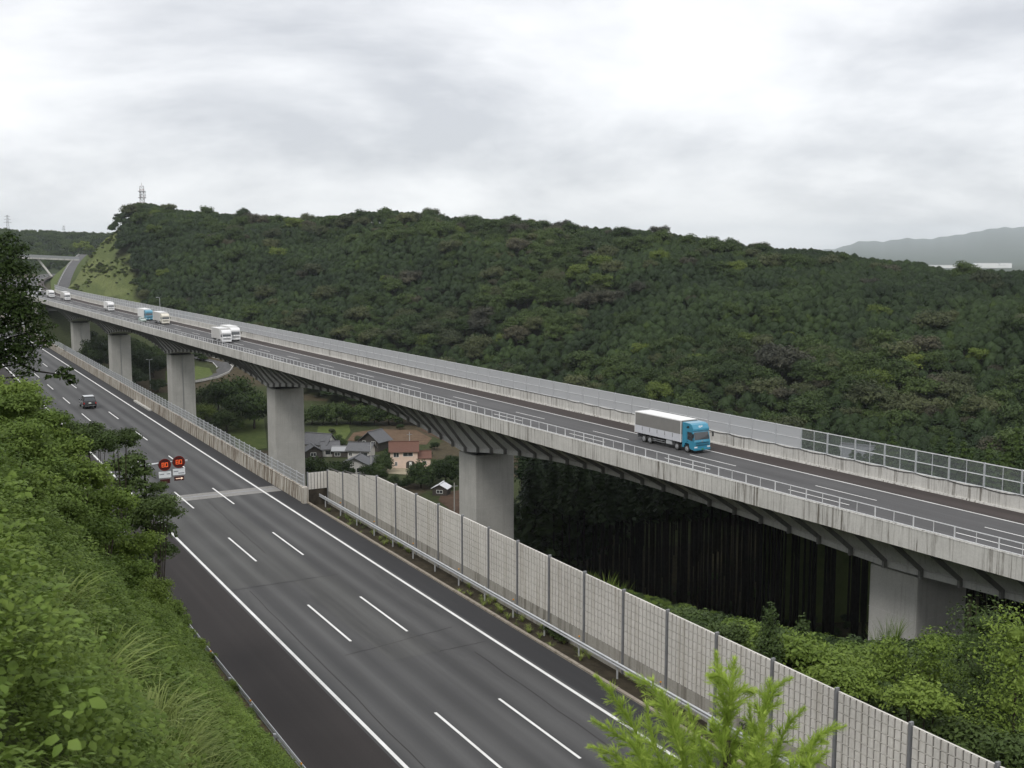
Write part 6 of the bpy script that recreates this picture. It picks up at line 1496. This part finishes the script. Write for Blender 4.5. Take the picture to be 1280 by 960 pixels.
def needles(pts, V, Fc, ln=.058, step=.00115, start=.05):
    N = len(pts); cum = [0]
    for k in range(N-1): cum.append(cum[-1] + (pts[k+1]-pts[k]).length)
    tot = cum[-1]; nn = int(tot/step)
    for j in range(nn):
        s = tot*(start+(1-start)*(j+rg.uniform())/nn); k = max(0, min(N-2, int(np.searchsorted(cum, s))-1)); f = (s-cum[k])/max(1e-6, cum[k+1]-cum[k]); p = pts[k].lerp(pts[k+1], f); d = (pts[k+1]-pts[k]).normalized()
        a = d.orthogonal().normalized(); b = d.cross(a); th = rg.uniform(0, 6.28); out = a*math.cos(th) + b*math.sin(th)
        l = ln*rg.uniform(.7, 1.15)*(1 - .6*(s/tot)**5)*(.8+.2*min(1, s/tot*5)); dir_ = (d*.75 + out*.9 + Vector((0,0,.10))).normalized(); sd = dir_.cross(out).normalized()*.0017; q_ = len(V); m_ = p + dir_*l*.55 + d*l*.05; e_ = p + dir_*l*.95 + d*l*.22
        V += [tuple(p-sd), tuple(p+sd), tuple(m_+sd*1.1), tuple(m_-sd*1.1), tuple(e_)]; Fc += [(q_,q_+1,q_+2),(q_,q_+2,q_+3),(q_+3,q_+2,q_+4)]
right_v = Vector((1,0,0)); up_v = Vector((0,.12,1))
for i, sp in enumerate(SH):
    off = rg.uniform(-.35, .45) if i not in (5, 6) else 0.0
    ps = [at_dist(*zpx(*a), FD + off) for a in sp][::-1]
    ps = [tip_c.lerp(ps[0], .25)] + ps if sp[-1][1] > 540 else ps
    pts = [p - gq for p in catmull(ps)]; N = len(pts)
    mb = MB(); mb.tube(pts, [.0058*(1-.75*k/N)+.0008 for k in range(N)], M['leaf_fresh'], 5)
    V = []; Fc = []; needles(pts, V, Fc)
    L_tot = sum((pts[k+1]-pts[k]).length for k in range(N-1)); s_ = 0; sgn = 1; nxt = L_tot*.28
    for k in range(N-1):
        s_ += (pts[k+1]-pts[k]).length
        if s_ > nxt and s_ < L_tot*.90:
            nxt += .034; sgn = -sgn; d = (pts[k+1]-pts[k]).normalized(); o = (right_v*sgn + Vector((0, rg.uniform(-.8,.8), rg.uniform(-.3,.3)))); o = (o - d*o.dot(d)).normalized()
            bl_ = .10*(1-s_/L_tot)**.7*rg.uniform(.7, 1.2) + .018
            br = [pts[k], pts[k] + (d*.55+o*.85)*bl_*.5, pts[k] + (d*.75+o*.75)*bl_ + Vector((0,0,-.008))]; br = catmull(br, 5); mb.tube(br, [.0028,]*(len(br)-1)+[.0006], M['leaf_fresh'], 4); needles(br, V, Fc, .046, .0024, .1)
    so = link('shoot', mb.mesh('shoot', True), yc)
    link('needles', mesh_from('needles', [(np.array(V), np.array(Fc))], M['leaf_fresh']), so)

# ------------------------------------------------------------------ haze over the whole valley
hm = bpy.data.materials.new('haze'); hm.use_nodes = True; hn = hm.node_tree; hn.nodes.remove(hn.nodes['Principled BSDF'])
pv = hn.nodes.new('ShaderNodeVolumePrincipled'); pv.inputs['Color'].default_value = (.88,.94,1,1); pv.inputs['Density'].default_value = 6e-5; pv.inputs['Anisotropy'].default_value = .2
hn.links.new(pv.outputs[0], hn.nodes['Material Output'].inputs['Volume'])
mb = MB(); mb.box(-18000, 18000, -18000, 18000, -100, 372, M['white']); hz_me = mb.mesh_fixed('haze'); hz_me.materials.clear(); hz_me.materials.append(hm)
link('haze', hz_me, kind='stuff')
